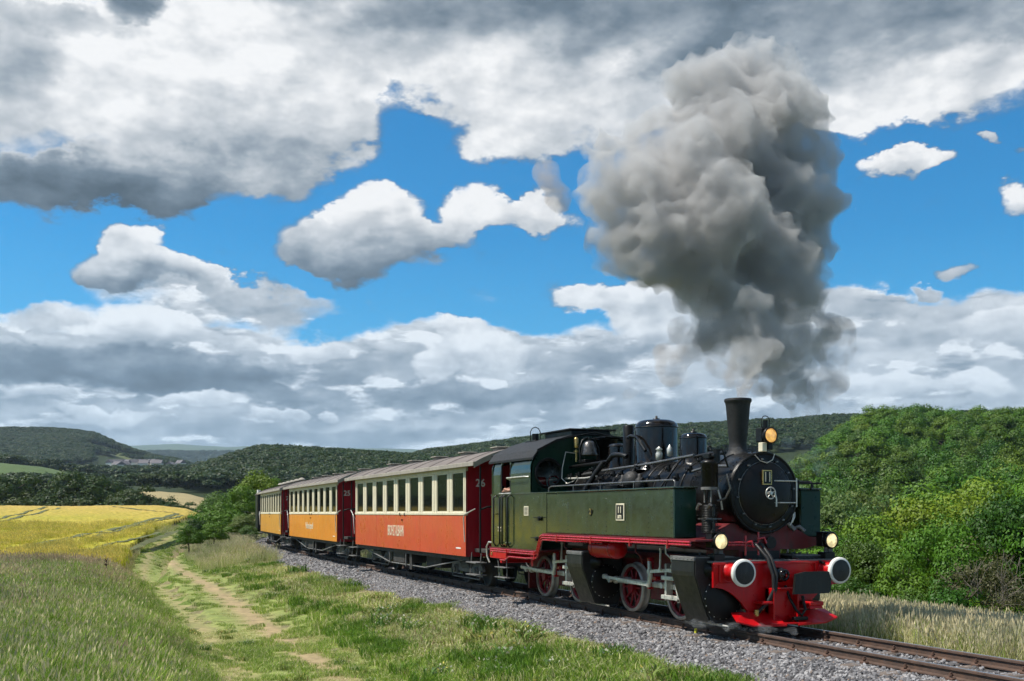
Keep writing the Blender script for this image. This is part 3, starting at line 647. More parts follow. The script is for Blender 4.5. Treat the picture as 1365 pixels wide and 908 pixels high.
def scatter(name, label, pts, rz, sc, idx, meshes, tilt=0, parent=None, kind='stuff'):
    """one object: instances of a few small meshes on a cloud of points"""
    me = bpy.data.meshes.new(name); pts = np.asarray(pts, dtype=np.float32); n = len(pts)
    me.vertices.add(n); me.vertices.foreach_set('co', pts.ravel())
    rot = np.zeros((n, 3), dtype=np.float32); rot[:, 2] = rz
    if tilt: rot[:, :2] = RNG.normal(0, tilt, (n, 2))
    at = me.attributes.new('rot', 'FLOAT_VECTOR', 'POINT'); at.data.foreach_set('vector', rot.ravel())
    sc = np.asarray(sc, dtype=np.float32); sc = np.repeat(sc[:, None], 3, 1) if sc.ndim == 1 else sc
    at = me.attributes.new('scl', 'FLOAT_VECTOR', 'POINT'); at.data.foreach_set('vector', sc.astype(np.float32).ravel())
    at = me.attributes.new('idx', 'INT', 'POINT'); at.data.foreach_set('value', np.asarray(idx, dtype=np.int32))
    me.update(); o = obj(name, me, parent=parent)
    col = bpy.data.collections.new(name + '_kinds')
    for k, ms in enumerate(meshes): so = bpy.data.objects.new('%s_kind_%02d' % (name, k), ms); col.objects.link(so)
    ng = bpy.data.node_groups.new(name, 'GeometryNodeTree')
    ng.interface.new_socket('Geometry', in_out='INPUT', socket_type='NodeSocketGeometry'); ng.interface.new_socket('Geometry', in_out='OUTPUT', socket_type='NodeSocketGeometry')
    N = ng.nodes; L = ng.links; gi = N.new('NodeGroupInput'); go = N.new('NodeGroupOutput')
    ci = N.new('GeometryNodeCollectionInfo'); ci.inputs[0].default_value = col; ci.inputs[1].default_value = True; ci.inputs[2].default_value = True
    ip = N.new('GeometryNodeInstanceOnPoints'); ip.inputs['Pick Instance'].default_value = True
    def na(nm, ty):
        q = N.new('GeometryNodeInputNamedAttribute'); q.data_type = ty; q.inputs[0].default_value = nm; return q.outputs[0]
    L.new(gi.outputs[0], ip.inputs['Points']); L.new(ci.outputs[0], ip.inputs['Instance'])
    L.new(na('idx', 'INT'), ip.inputs['Instance Index']); L.new(na('scl', 'FLOAT_VECTOR'), ip.inputs['Scale'])
    e2r = N.new('FunctionNodeEulerToRotation'); L.new(na('rot', 'FLOAT_VECTOR'), e2r.inputs[0]); L.new(e2r.outputs[0], ip.inputs['Rotation'])
    L.new(ip.outputs[0], go.inputs[0]); md = o.modifiers.new('scatter', 'NODES'); md.node_group = ng
    if kind: o['kind'] = kind
    o['label'] = label; return o
G1 = (.15, .29, .024); G2 = (.27, .39, .05); G3 = (.08, .17, .02); DRY = (.56, .54, .28); STR = (.68, .66, .40); BRN = (.38, .27, .17); OLV = (.30, .33, .09)
def build_grass():
    # kinds: 0-2 tall meadow green, 3-4 tall meadow with ripe seed heads, 5-6 short green, 7-8 mown straw, 9-10 pale tall, 11 lush tuft
    ks = [tuft('meadow_tuft', 150, .46, .0055, .42, [G1, G2, G3, DRY], [4, 4.5, 1.6, 1.6], s, lean=.5, heads=.12, headcol=(.52, .48, .28)) for s in (1, 2, 3)]
    ks += [tuft('ripe_tuft', 150, .50, .0055, .42, [G1, OLV, BRN, DRY, G2], [1.4, 2.4, 2.0, 2.6, 1.2], s, lean=.45, heads=.45, headcol=(.44, .33, .23)) for s in (4, 5)]
    ks += [tuft('short_tuft', 150, .17, .006, .32, [G1, G2, G3, DRY, STR], [3, 4, 1.6, 1.6, .8], s, lean=.8) for s in (6, 7)]
    ks += [tuft('straw_tuft', 170, .085, .0055, .34, [STR, DRY, G2, OLV, BRN, G1], [3.4, 3, 2.6, 2, .8, 1.4], s, lean=1.4) for s in (8, 9)]
    ks += [tuft('pale_tuft', 150, .50, .0055, .36, [DRY, STR, OLV, G2], [4, 3, 1.6, 1.3], s, lean=.3, heads=.5, headcol=(.56, .50, .33)) for s in (10, 11)]
    ks += [tuft('lush_tuft', 170, .24, .008, .30, [G1, (.10, .20, .025), G3], [3, 3, 2], 12, lean=.6)]
    ks += [tuft('weed_tuft', 60, .28, .014, .26, [(.12, .24, .04), (.08, .17, .03), (.20, .26, .05)], [3, 3, 1], 13, lean=1.1, heads=.25, headcol=(.62, .60, .48)), tuft('weed_tuft', 60, .26, .016, .30, [(.16, .22, .05), (.22, .20, .06)], [3, 1], 14, lean=1.0, heads=.06, headcol=(.70, .60, .15))]
    def pick(n, D0, D1, u0, u1):
        D = np.sqrt(RNG.random(n) * (D1 ** 2 - D0 ** 2) + D0 ** 2); u = u0 + RNG.random(n) * (u1 - u0); return u * D, D
    P_, I_, S_ = [], [], []
    for (n, D0, D1) in ((16000, 8.5, 24), (26000, 24, 75), (15000, 60, 150)):
        R, D = pick(n, D0, D1, -.62, .62) if D0 < 50 else pick(n, D0, D1, -.42, -.16); X, Y = to_XY(R, D); t = track_t(X, Y); z = h(R, D); f = fbm(X, Y, 4, .55); f2 = fbm(X + 50, Y, 3, 1.3); r = RNG.random(n)
        idx = np.full(n, -1); sc = .8 + .5 * RNG.random(n)
        pt = Y - PATHY(X)
        left = (pt < -1.5) & ~field_inside(X, Y, D)
        ripe = .02 + .98 * sstep(31, 47, D + (f - .5) * 22 - 8 * sstep(-.42, -.25, R / D))
        idx = np.where(left, np.where(r < ripe, 3 + (r * 97 % 2).astype(int), (r * 89 % 3).astype(int)), idx)
        sc = np.where(left, sc * (.45 + .55 * sstep(1.4, 3.2, -pt)) * np.where(D > 48, .9, 1), sc)
        fi_ = field_inside(X, Y, D); path = (abs(pt) <= 1.5) & ~fi_; rut = np.maximum(np.exp(-((pt - .55) / .46) ** 2), .8 * np.exp(-((pt + .85) / .34) ** 2)) * (.86 + .14 * sstep(16, 30, D))
        idx = np.where(path & (r > rut * .97) & (f2 > .22), np.where(f > .56, 7, 5) + (r * 83 % 2).astype(int), idx); sc = np.where(path, sc * .46, sc)
        bank = (pt > 1.5) & (t < -1.75 - (f2 - .5) * 1.1) & ~fi_
        green = (f + (RNG.random(n) - .5) * .16 < .455) | ((pt < 2.5) & (f2 > .48)) | (D > 38) & (f < .52)
        bi = np.where(green, np.where((f2 > .56) & (r > .5), 11, 5 + (r * 71 % 2).astype(int)), 7 + (r * 79 % 2).astype(int))
        bi = np.where((D > 44) & (r > .8), 9, bi)
        if D0 > 50: bi = np.where(r > .86, 9, np.array([5, 6, 7, 11])[(r * 401 % 4).astype(int)]); idx = np.where(left, bi, idx)
        idx = np.where(bank, bi, idx); sc = np.where(bank & (pt < 2.3), sc * .7, sc); sc = np.where(bank & (pt >= 2.3), np.where(green, .85, 1.1) * (.7 + .5 * RNG.random(n)), sc)
        rt = (t > 1.75 + (f2 - .5) * .8) & (t < 13.5)
        idx = np.where(rt, np.where((t < 3.0) & (r < .7), 5 + (r * 61 % 2).astype(int), 9 + (r * 67 % 2).astype(int)), idx); sc = np.where(rt, .7 + .55 * RNG.random(n), sc)
        idx = np.where((idx >= 0) & (idx != 9) & (idx != 10) & (RNG.random(n) < .035) & (fbm(X + 9, Y, 2, .4) > .45), 12 + (r * 53 % 2).astype(int), idx)
        k = idx >= 0; P_.append(np.stack([X, Y, z], -1)[k]); I_.append(idx[k]); S_.append(sc[k] * (1.0 if D0 < 20 else 1.12 if D0 < 50 else 1.5))
    Pn = np.concatenate(P_); In = np.concatenate(I_); Sn = np.concatenate(S_)
    R_, D_ = to_RD(Pn[:, 0], Pn[:, 1])
    k = np.hypot(Pn[:, 0], Pn[:, 1]) > 7
    Pn, In, Sn = Pn[k], In[k], Sn[k]
    reg = {'meadow_grass': (In <= 4, 'tall meadow grass with ripening seed heads'), 'bank_grass': ((In >= 5) & (In <= 8) | (In >= 11), 'mown straw and green tufts on the railway bank'),
           'verge_grass': ((In == 9) | (In == 10), 'pale tall dry grass beside the track')}
    for nm, (mk, lb) in reg.items():
        scatter(nm, lb, Pn[mk], RNG.random(mk.sum()) * 6.28, Sn[mk], In[mk], ks, .08)
    # crop edge along the near side of the barley
    ck = [tuft('barley_tuft', 140, .60, .010, .5, [(.50, .52, .04), (.58, .53, .08), (.40, .46, .04)], [3, 3, 1.5], s, lean=.2, heads=.6, headcol=(.72, .60, .16)) for s in (21, 22)]
    n = 9000; R, D = pick(n, 55, 96, -.58, -.2); gone = RNG.random(n) > np.interp(D, [55, 60, 66, 96], [1, .9, .30, .12]); D = np.where(gone, 54, D); X, Y = to_XY(R, D); k = field_inside(X, Y, D); tr_ = np.array(TRAM); k &= np.array([np.min((tr_[:, 0] - x_) ** 2 + (tr_[:, 1] - y_) ** 2) > .9 for x_, y_ in zip(X, Y)])
    scatter('barley_edge', 'standing barley ears along the near edge of the field', np.stack([X, Y, h(R, D)], -1)[k], RNG.random(k.sum()) * 6.28, .9 + .4 * RNG.random(k.sum()), RNG.integers(0, 2, k.sum()), ck, .05)
build_grass()

def crown(seed, nl, ls, clumps, mat, squash=.8, name='crown', low=.18, zc=.60, zr=.34, big=1.0):
    """leaf clumps through the crown's volume: unit tree, height 1, crown radius about .42"""
    r = np.random.default_rng(seed); C = []; 
    for i in range(clumps):
        d = r.normal(size=3); d /= np.linalg.norm(d); d[2] = abs(d[2]) * .9 - .25 if r.random() < .8 else d[2]
        k = .40 + .60 * r.random() ** .5; C.append((d[0] * .34 * k, d[1] * .34 * k, zc + d[2] * zr * k * squash * 1.15, (.085 + .085 * r.random()) * big))
    C = np.array(C); C[:, 2] = np.clip(C[:, 2], low + .05, .93)
    w = C[:, 3] ** 2; ci = r.choice(len(C), nl, p=w / w.sum()); d = r.normal(size=(nl, 3)); d /= np.linalg.norm(d, axis=1)[:, None]; d[:, 2] = np.abs(d[:, 2]) * .8 + d[:, 2] * .3
    rad = C[ci, 3] * (.80 + .24 * r.random(nl)); c = C[ci, :3] + d * rad[:, None] * [1, 1, .8]
    # stray sprigs break the outline
    st = r.random(nl) < .06; c[st] += d[st] * .05
    nrm = d + r.normal(size=(nl, 3)) * .26; nrm /= np.linalg.norm(nrm, axis=1)[:, None]
    a = np.cross(nrm, r.normal(size=(nl, 3))); a /= np.linalg.norm(a, axis=1)[:, None]; b = np.cross(nrm, a)
    s = (ls * (.6 + .8 * r.random(nl)))[:, None]
    V = np.stack([c - a * s, c - b * s * .62 + a * s * .1, c + a * s, c + b * s * .62], 1).reshape(-1, 3); Fq = np.arange(nl * 4).reshape(-1, 4)
    return npmesh(name, V, Fq, mat)
def trunk_mesh(seed, name='trunk', limbs=6, top=.72, r0=.022, bare=False):
    r = random.Random(seed); m = MB(); pts = [(0, 0, -.12)]; x = y = 0
    for i in range(6): x += r.uniform(-.012, .012); y += r.uniform(-.012, .012); pts.append((x, y, top * (i + 1) / 6))
    m.tube(pts, [r0 * 1.5] + [r0 * (1 - .14 * i) for i in range(6)], 7)
    for i in range(limbs):
        k = r.randint(2, 5); p = pts[k]; a = r.uniform(0, 6.28); L = r.uniform(.14, .28); q = [p]
        for j in range(3): f = (j + 1) / 3; q.append((p[0] + math.cos(a) * L * f, p[1] + math.sin(a) * L * f, p[2] + L * .75 * f ** 1.3 + r.uniform(-.01, .01)))
        m.tube(q, [r0 * .5, r0 * .36, r0 * .24, r0 * .12], 5)
    return m.mesh(name, M['bark'])
LM = dict(near=leaf('leaf_fresh_green', (.014, .058, .003), (.10, .22, .009), .2, 5, .7), mid=leaf('leaf_yellow_green', (.045, .12, .006), (.15, .26, .010), .22, 5, .6),
          hill=leaf('leaf_hill_wood', (.016, .062, .004), (.105, .205, .010), .15, 5, .7), dark=leaf('leaf_dark_hedge', (.010, .032, .004), (.038, .075, .008), .25, 5),
          willow=leaf('leaf_grey_green', (.06, .12, .025), (.13, .20, .05), .3, 5), dead=leaf('leaf_sparse_brown', (.05, .06, .02), (.11, .10, .04), .2, 5),
          far=leaf('leaf_far_wood', (.010, .028, .006), (.035, .066, .012), .2, 5, .7))
CR = dict(near=[crown(s, 16000, .0115, 34, LM['near'], big=1.2) for s in (1, 2, 3)], mid=[crown(s, 10000, .014, 26, LM['mid'], big=1.2) for s in (4, 5, 6)], bush=[crown(s, 9000, .015, 40, LM['near'], 1.0, low=.02, zc=.46, zr=.44, big=1.1) for s in (21, 22)], brightbush=[crown(s, 9000, .015, 40, LM['mid'], 1.0, low=.02, zc=.46, zr=.44, big=1.1) for s in (23, 24)],
          hill=[crown(s, 4600, .019, 13, LM['hill'], .85, big=1.45) for s in (7, 8, 9, 10)], dark=[crown(s, 7000, .019, 34, LM['dark'], 1.0, low=.0, zc=.46, zr=.46, big=1.1) for s in (11, 12, 13)],
          willow=[crown(s, 8000, .015, 50, LM['willow'], 1.0) for s in (14, 15)], dead=[crown(16, 3500, .011, 60, LM['dead'], 1.0)],
          far=[crown(s, 700, .045, 18, LM['far'], .75) for s in (17, 18, 19)])
TK = [trunk_mesh(s) for s in (1, 2, 3)]
def tree(kind, X, Y, hgt, label, group, name='tree', w=1.0, sink=.0, k=None, cat='tree'):
    z = float(hxy(X, Y)) - sink; t = thing(name, label, cat, (X, Y, z), random.uniform(0, 6.28), group)
    t.scale = (hgt * w, hgt * w, hgt); i = random.randrange(99) if k is None else k
    obj('crown', CR[kind][i % len(CR[kind])], parent=t); obj('trunk', TK[i % 3], parent=t); return t

ORD = 'first second third fourth fifth sixth seventh eighth ninth tenth eleventh twelfth thirteenth fourteenth fifteenth sixteenth seventeenth eighteenth nineteenth twentieth'.split()
def relabel(group, fmt):
    """things of one row told apart by their place in it, counted from the left as the camera sees them"""
    L = [o for o in bpy.data.objects if o.get('group') == group]; L.sort(key=lambda o: (lambda rd: rd[0] / rd[1])(to_RD(o.location.x, o.location.y)))
    for i, o in enumerate(L):
        n = ORD[i] + ' ' if i < len(ORD) else {0: 'twenty first ', 1: 'twenty second ', 2: 'twenty third ', 3: 'twenty fourth ', 4: 'twenty fifth ', 5: 'twenty sixth '}[i - 20]
        o['label'] = fmt % n
def build_trees():
    # far woods on the hills: too many to count
    pts = []; 
    def wood(k, n, u0, u1, d0, d1, lo, hi, open_=None):
        D = d0 + (d1 - d0) * RNG.random(n) ** .8; u = u0 + (u1 - u0) * RNG.random(n); R = u * D; z = h(R, D); own = hill_h(R, D, k) >= z - .5
        if open_ is not None: own &= ~open_(R, D)
        X, Y = to_XY(R, D); s = lo + (hi - lo) * RNG.random(n); q = np.stack([X, Y, z - .15 * s, s], -1)[own]; return q
    # the visible mask: keep only slopes facing the camera plus the crest
    opn = lambda R, D: (D < 1400) & (fbm(R / 70, D / 120, 2) > .52) | (D < 1240) & (R / D > -.40) & (R / D < -.30)
    q = np.concatenate([wood('ridge', 9000, -.12, .62, 640, 1080, 8, 12), wood('middle', 7500, -.36, .10, 430, 730, 7, 11),
                        wood('left', 10500, -.62, -.24, 1100, 1680, 9, 13, opn), wood('plateau', 1800, -.40, -.05, 3300, 4300, 14, 26)])
    # spiky conifers stand out of the middle hill's crest
    scatter('far_woods', 'dark woods covering the distant hills', q[:, :3], RNG.random(len(q)) * 6.28, np.stack([q[:, 3] * 1.35, q[:, 3] * 1.35, q[:, 3]], -1), RNG.integers(0, 3, len(q)), CR['far'])
    # hedges and rows of trees in the valley on the left
    n = 900; u = -.55 + RNG.random(n) * .40; D = RNG.choice([430, 640, 655, 820, 900, 980], n) + RNG.normal(0, 6, n); D = D + (u + .3) * 60
    X, Y = to_XY(u * D, D); s = 5 + 6 * RNG.random(n)
    scatter('valley_hedges', 'dark hedges and copses in the valley behind the barley field', np.stack([X, Y, h(u * D, D) - .8], -1), RNG.random(n) * 6.28, np.stack([s * 1.5, s * 1.5, s], -1), RNG.integers(0, 3, n), CR['far'])
    # right-hand hill: dense broadleaf wood; the nearest crowns are trees of their own, the rest one wood
    cells = []; rr = random.Random(5)
    for row in range(31):
        D = 104 * (1.040 ** row); stp = 7.4 / D
        u = .22 + rr.random() * stp
        while u < .62:
            if D > 116 + 0 * u: cells.append((u * D + rr.uniform(-1.5, 1.5), D + rr.uniform(-2, 2)))
            u += stp * rr.uniform(.8, 1.25)
    ind = [c for c in cells if c[0] / c[1] < .50][:165]; rest = [c for c in cells if c not in set(ind)]
    for i, (R, D) in enumerate(ind):
        X, Y = to_XY(R, D); low = D < 150
        tree('hill', X, Y, rr.uniform(7.5, 10.5), ('leafy tree in the lowest rows of the dense wood on the right hill' if D < 150 else 'leafy tree halfway up the dense wood on the right hill' if D < 210 else 'leafy tree in the upper rows of the dense wood on the right hill'), 'trees of the wood on the right hill', 'broadleaf_tree', rr.uniform(.78, 1.0), rr.uniform(.2, 2.4), k=rr.randrange(60))
    q = np.array([(*to_XY(R, D), float(h(R, D)) - 1.0, rr.uniform(7, 9.8)) for R, D in rest])
    # past the frame edge and over the crest too
    n = 1500; D = 120 + 290 * RNG.random(n); u = .10 + .65 * RNG.random(n); R = u * D; X, Y = to_XY(R, D); own = (hill_h(R, D, 'right') >= h(R, D) - .3) & (D > 250) | (u > .5)
    q2 = np.stack([X, Y, h(R, D) - 1.0, 7 + 2.6 * RNG.random(n)], -1)[own]; q = np.concatenate([q, q2])
    scatter('hill_wood', 'dense green broadleaf wood climbing to the crest of the right hill', q[:, :3], RNG.random(len(q)) * 6.28, np.stack([q[:, 3] * 1.15, q[:, 3] * 1.15, q[:, 3]], -1), RNG.integers(0, 4, len(q)), CR['hill'])
    # grey-green willows and bright bushes between the wood and the line: x, top y, distance, kind
    W_ = [(1010,640,70),(1060,636,72),(1105,640,70),(1150,640,76),(1195,642,80),(1090,662,60),(1140,668,62),(1175,648,84),(1025,670,58),(955,690,62),(900,700,60)]
    for (x, y, D) in W_:
        p = P(x, D, y=y); z = float(hxy(p[0], p[1])); tree('willow', p[0], p[1], max(3.0, (p[2] - z) * 1.04), 'grey green willow at the foot of the wood beyond the locomotive', 'grey green willows beyond the locomotive', 'willow_tree', .75)
    B_ = [(1235,644,78),(1290,640,84),(1340,645,82),(1390,640,80),(1210,668,62),(1262,664,66),(1312,672,62),(1180,690,54),(1120,705,50),(1150,716,46),(1225,700,52),(1290,694,56),(1095,735,48),(1060,745,52),(1440,650,75),(1020,752,55),(975,742,58)]
    for (x, y, D) in B_:
        p = P(x, D, y=y); z = float(hxy(p[0], p[1])); tree('mid', p[0], p[1], max(2.5, (p[2] - z) * 1.04), 'bright yellow green broadleaf tree in the belt below the dark wood', 'bright green trees below the wood', 'broadleaf_tree', .85)
    N_ = [(1352,652,38,'near','tall fresh green tree at the right edge behind the dry grass',.62),(1255,684,38,'near','broad fresh green tree behind the dry grass right of the engine',.72),
          (1160,712,40,'near','green tree just right of the far buffer behind the dry grass',.8),(1205,730,37,'brightbush','bright leafy bush low in the thicket right of the far buffer',.8),
          (1308,728,36,'dead','brownish half bare shrub of thin twigs in the dark thicket',.9),(1395,690,37,'near','green tree cut by the right edge of the picture',.8),
          (1115,742,42,'brightbush','bright green bush seen directly behind the far buffer',.8),(1350,770,35,'dead','thin bare brown shrub at the right edge above the grass',.8),
          (1275,760,35,'bush','low dark green bush in front of the thicket above the grass',.9),(1230,765,35.5,'bush','low round green bush at the foot of the broad tree',.9)]
    for (x, y, D, k, lb, w) in N_:
        p = P(x, D, y=y); z = float(hxy(p[0], p[1])); tree(k, p[0], p[1], (p[2] - z) * 1.04, lb, None, 'shrub' if 'bush' in lb or 'shrub' in lb else 'broadleaf_tree', w, cat='bush' if 'bush' in lb or 'shrub' in lb else 'tree')
    for i in range(26):
        x = 1080 + 14 * i + rr.uniform(-6, 6); D = 36 - (x - 1080) * .008 + rr.uniform(0, 5); p = P(x, D, y=768 + (x - 1100) * .10 + rr.uniform(-16, 18)); z = float(hxy(p[0], p[1]))
        tree('bush' if i % 3 else 'brightbush', p[0], p[1], max(1.6, (p[2] - z)), 'low green shrub filling the foot of the thicket beyond the dry grass', 'undergrowth along the thicket', 'shrub', 1.15, cat='bush')
    # bare twiggy dead branches
    for (x, y, D) in ((1330,735,35.5),(1352,752,35.2),(1300,770,35.3)):
        p = P(x, D, y=y); z = float(hxy(p[0], p[1])); m = MB(); r = random.Random(x)
        def grow(q, d, L, rad, dep):
            e = (q[0] + d[0] * L, q[1] + d[1] * L, q[2] + d[2] * L); mid = tuple((a + b) / 2 + r.uniform(-.05, .05) * L for a, b in zip(q, e)); m.tube([q, mid, e], [rad, rad * .8, rad * .6], 5)
            if dep:
                for _ in range(3):
                    n = Vector(d) + Vector((r.uniform(-.8, .8), r.uniform(-.8, .8), r.uniform(-.5, .6))); n.normalize(); grow(e, tuple(n), L * .68, rad * .6, dep - 1)
        grow((0, 0, -.3), (.1, -.1, 1), (p[2] - z) * .42, .05, 4)
        t = thing('dead_shrub', {1330: 'bare grey branching shrub in the dark gap of the thicket', 1352: 'bare grey branches nearest the right edge of the picture', 1300: 'lowest bare twiggy shrub just above the dry grass'}[x], 'bush', (p[0], p[1], z)); obj('branches', m, M['twig'], t)
    # hedge trees behind the barley
    Hd = [(-30,626,1.2,206),(8,622,1.15,205),(40,640,1.0,205),(62,633,.9,206),(92,634,1.0,204),(118,628,1.15,205),(141,636,1.0,206),(160,648,.8,204),(180,646,1.0,203),(200,651,.9,203),(216,656,.8,202),
          (28,646,1.1,203),(76,646,1.1,203),(105,646,1.1,203),(133,650,1.1,203),(150,654,1.0,203),(170,657,1.0,202),(190,659,1.0,202),(228,662,.9,200),(243,667,.9,198),(257,672,.9,190),(48,652,1.1,203),(10,648,1.2,203),(-15,645,1.2,203)]
    for i, (x, y, w, D) in enumerate(Hd):
        D -= 6 * (x > 150); p = P(x, D, y=y); z = min(float(hxy(p[0], p[1])), EYE + (HZ - 672) / F * D); big = i < 11
        t = tree('dark', p[0], p[1], max(2.5, (p[2] - z) * 1.05), ('dark green rounded tree in the hedgerow behind the barley field' if big else 'low dark bush filling the hedgerow behind the barley field'), 'hedgerow trees behind the barley' if big else 'hedgerow bushes behind the barley', 'hedgerow_tree' if big else 'hedgerow_bush', w * (1.15 if big else 1.5), .6, cat='tree' if big else 'bush')
        t.location.z = z - .4
    # trees and bushes left of the last carriage
    L_ = [(345,628,92,'mid','bright green tree towering just left of the dark last wagon',.8),(318,648,88,'near','green tree left of the brightest tree near the last wagon',.9),(292,655,82,'near','rounded green tree at the right end of the barley field',.95),
          (372,640,98,'mid','yellow green tree top showing above the last carriage roof',.9),(276,672,76,'bush','dark green bush tree beside the corner of the barley field',1.0),(305,676,72,'bush','dense hawthorn on the bank between field and last wagon',1.1),
          (327,684,70,'willow','pale flowering elder bush close to the last wagon',1.1),(252,698,62,'bush','small dark isolated bush on the bank left of the hawthorn',1.0),(285,694,66,'brightbush','low bright bush in front of the hawthorn',1.1),
          (268,688,70,'dark','dark low bush behind the small isolated one',1.1),(410,655,110,'near','tree hidden mostly behind the yellow carriage',.9),(332,650,78,'mid','full bright green bush tree right behind the hawthorn',1.0),(300,664,74,'brightbush','bright bush on the crest between the hawthorn and the barley',1.2),(335,700,64,'willow','low grey green bush at the end of the gravel',1.3)]
    for (x, y, D, k, lb, w) in L_:
        p = P(x, D, y=y); z = float(hxy(p[0], p[1])); b = 'bush' in lb or 'hawthorn' in lb
        tree(k, p[0], p[1], max(.8, (p[2] - z) * 1.05), lb, None, 'shrub' if b else 'broadleaf_tree', w, cat='bush' if b else 'tree')
build_trees()
relabel('hedgerow trees behind the barley', '%sdark rounded tree from the left in the hedgerow behind the barley')
relabel('hedgerow bushes behind the barley', '%slow dark bush from the left at the foot of the hedgerow')
relabel('bright green trees below the wood', '%sbright yellow green tree from the left below the dark wood')
relabel('grey green willows beyond the locomotive', '%sgrey green willow from the left at the foot of the wood')
relabel('undergrowth along the thicket', '%slow shrub from the left along the thicket beyond the dry grass')

# village in the valley
def build_village():
    wm = paint('house_render', (.80, .78, .72), .8); rm = paint('slate_roof', (.12, .11, .12), .8); rr = random.Random(11)
    sp = [(150,625),(154,624),(158,626),(163,625),(168,627),(172,628),(176,627),(181,629),(186,628),(190,630),(195,629),(199,630),(204,631),(208,630),(147,626),(160,628),(178,631),(157,637),(162,637),(166,636),(240,624),(243,625),(192,633),(210,633),(228,638),(170,632)]
    for i, (x, y) in enumerate(sp):
        D = 1085 - (y - 622) * 4; p = P(x, D); z = float(hxy(p[0], p[1])); zz = z + 1; s = rr.uniform(.6, 1.0)
        m = MB(); m.box(-5 * s, 5 * s, -4 * s, 4 * s, -abs(zz - z) - 6, 4.2); m.cur = 1
        m.prism([(-4.6 * s, 4.1), (4.6 * s, 4.1), (0, 7.6)], 'x', -5.3 * s, 5.3 * s)
        o = obj('house', m, [wm, rm]); o.location = (p[0], p[1], zz - 1); o.rotation_euler = (0, 0, rr.uniform(0, 3.1))
        tag(o, 'tiny white rendered house of the far village in the valley', 'house', 'houses of the far village')
build_village()
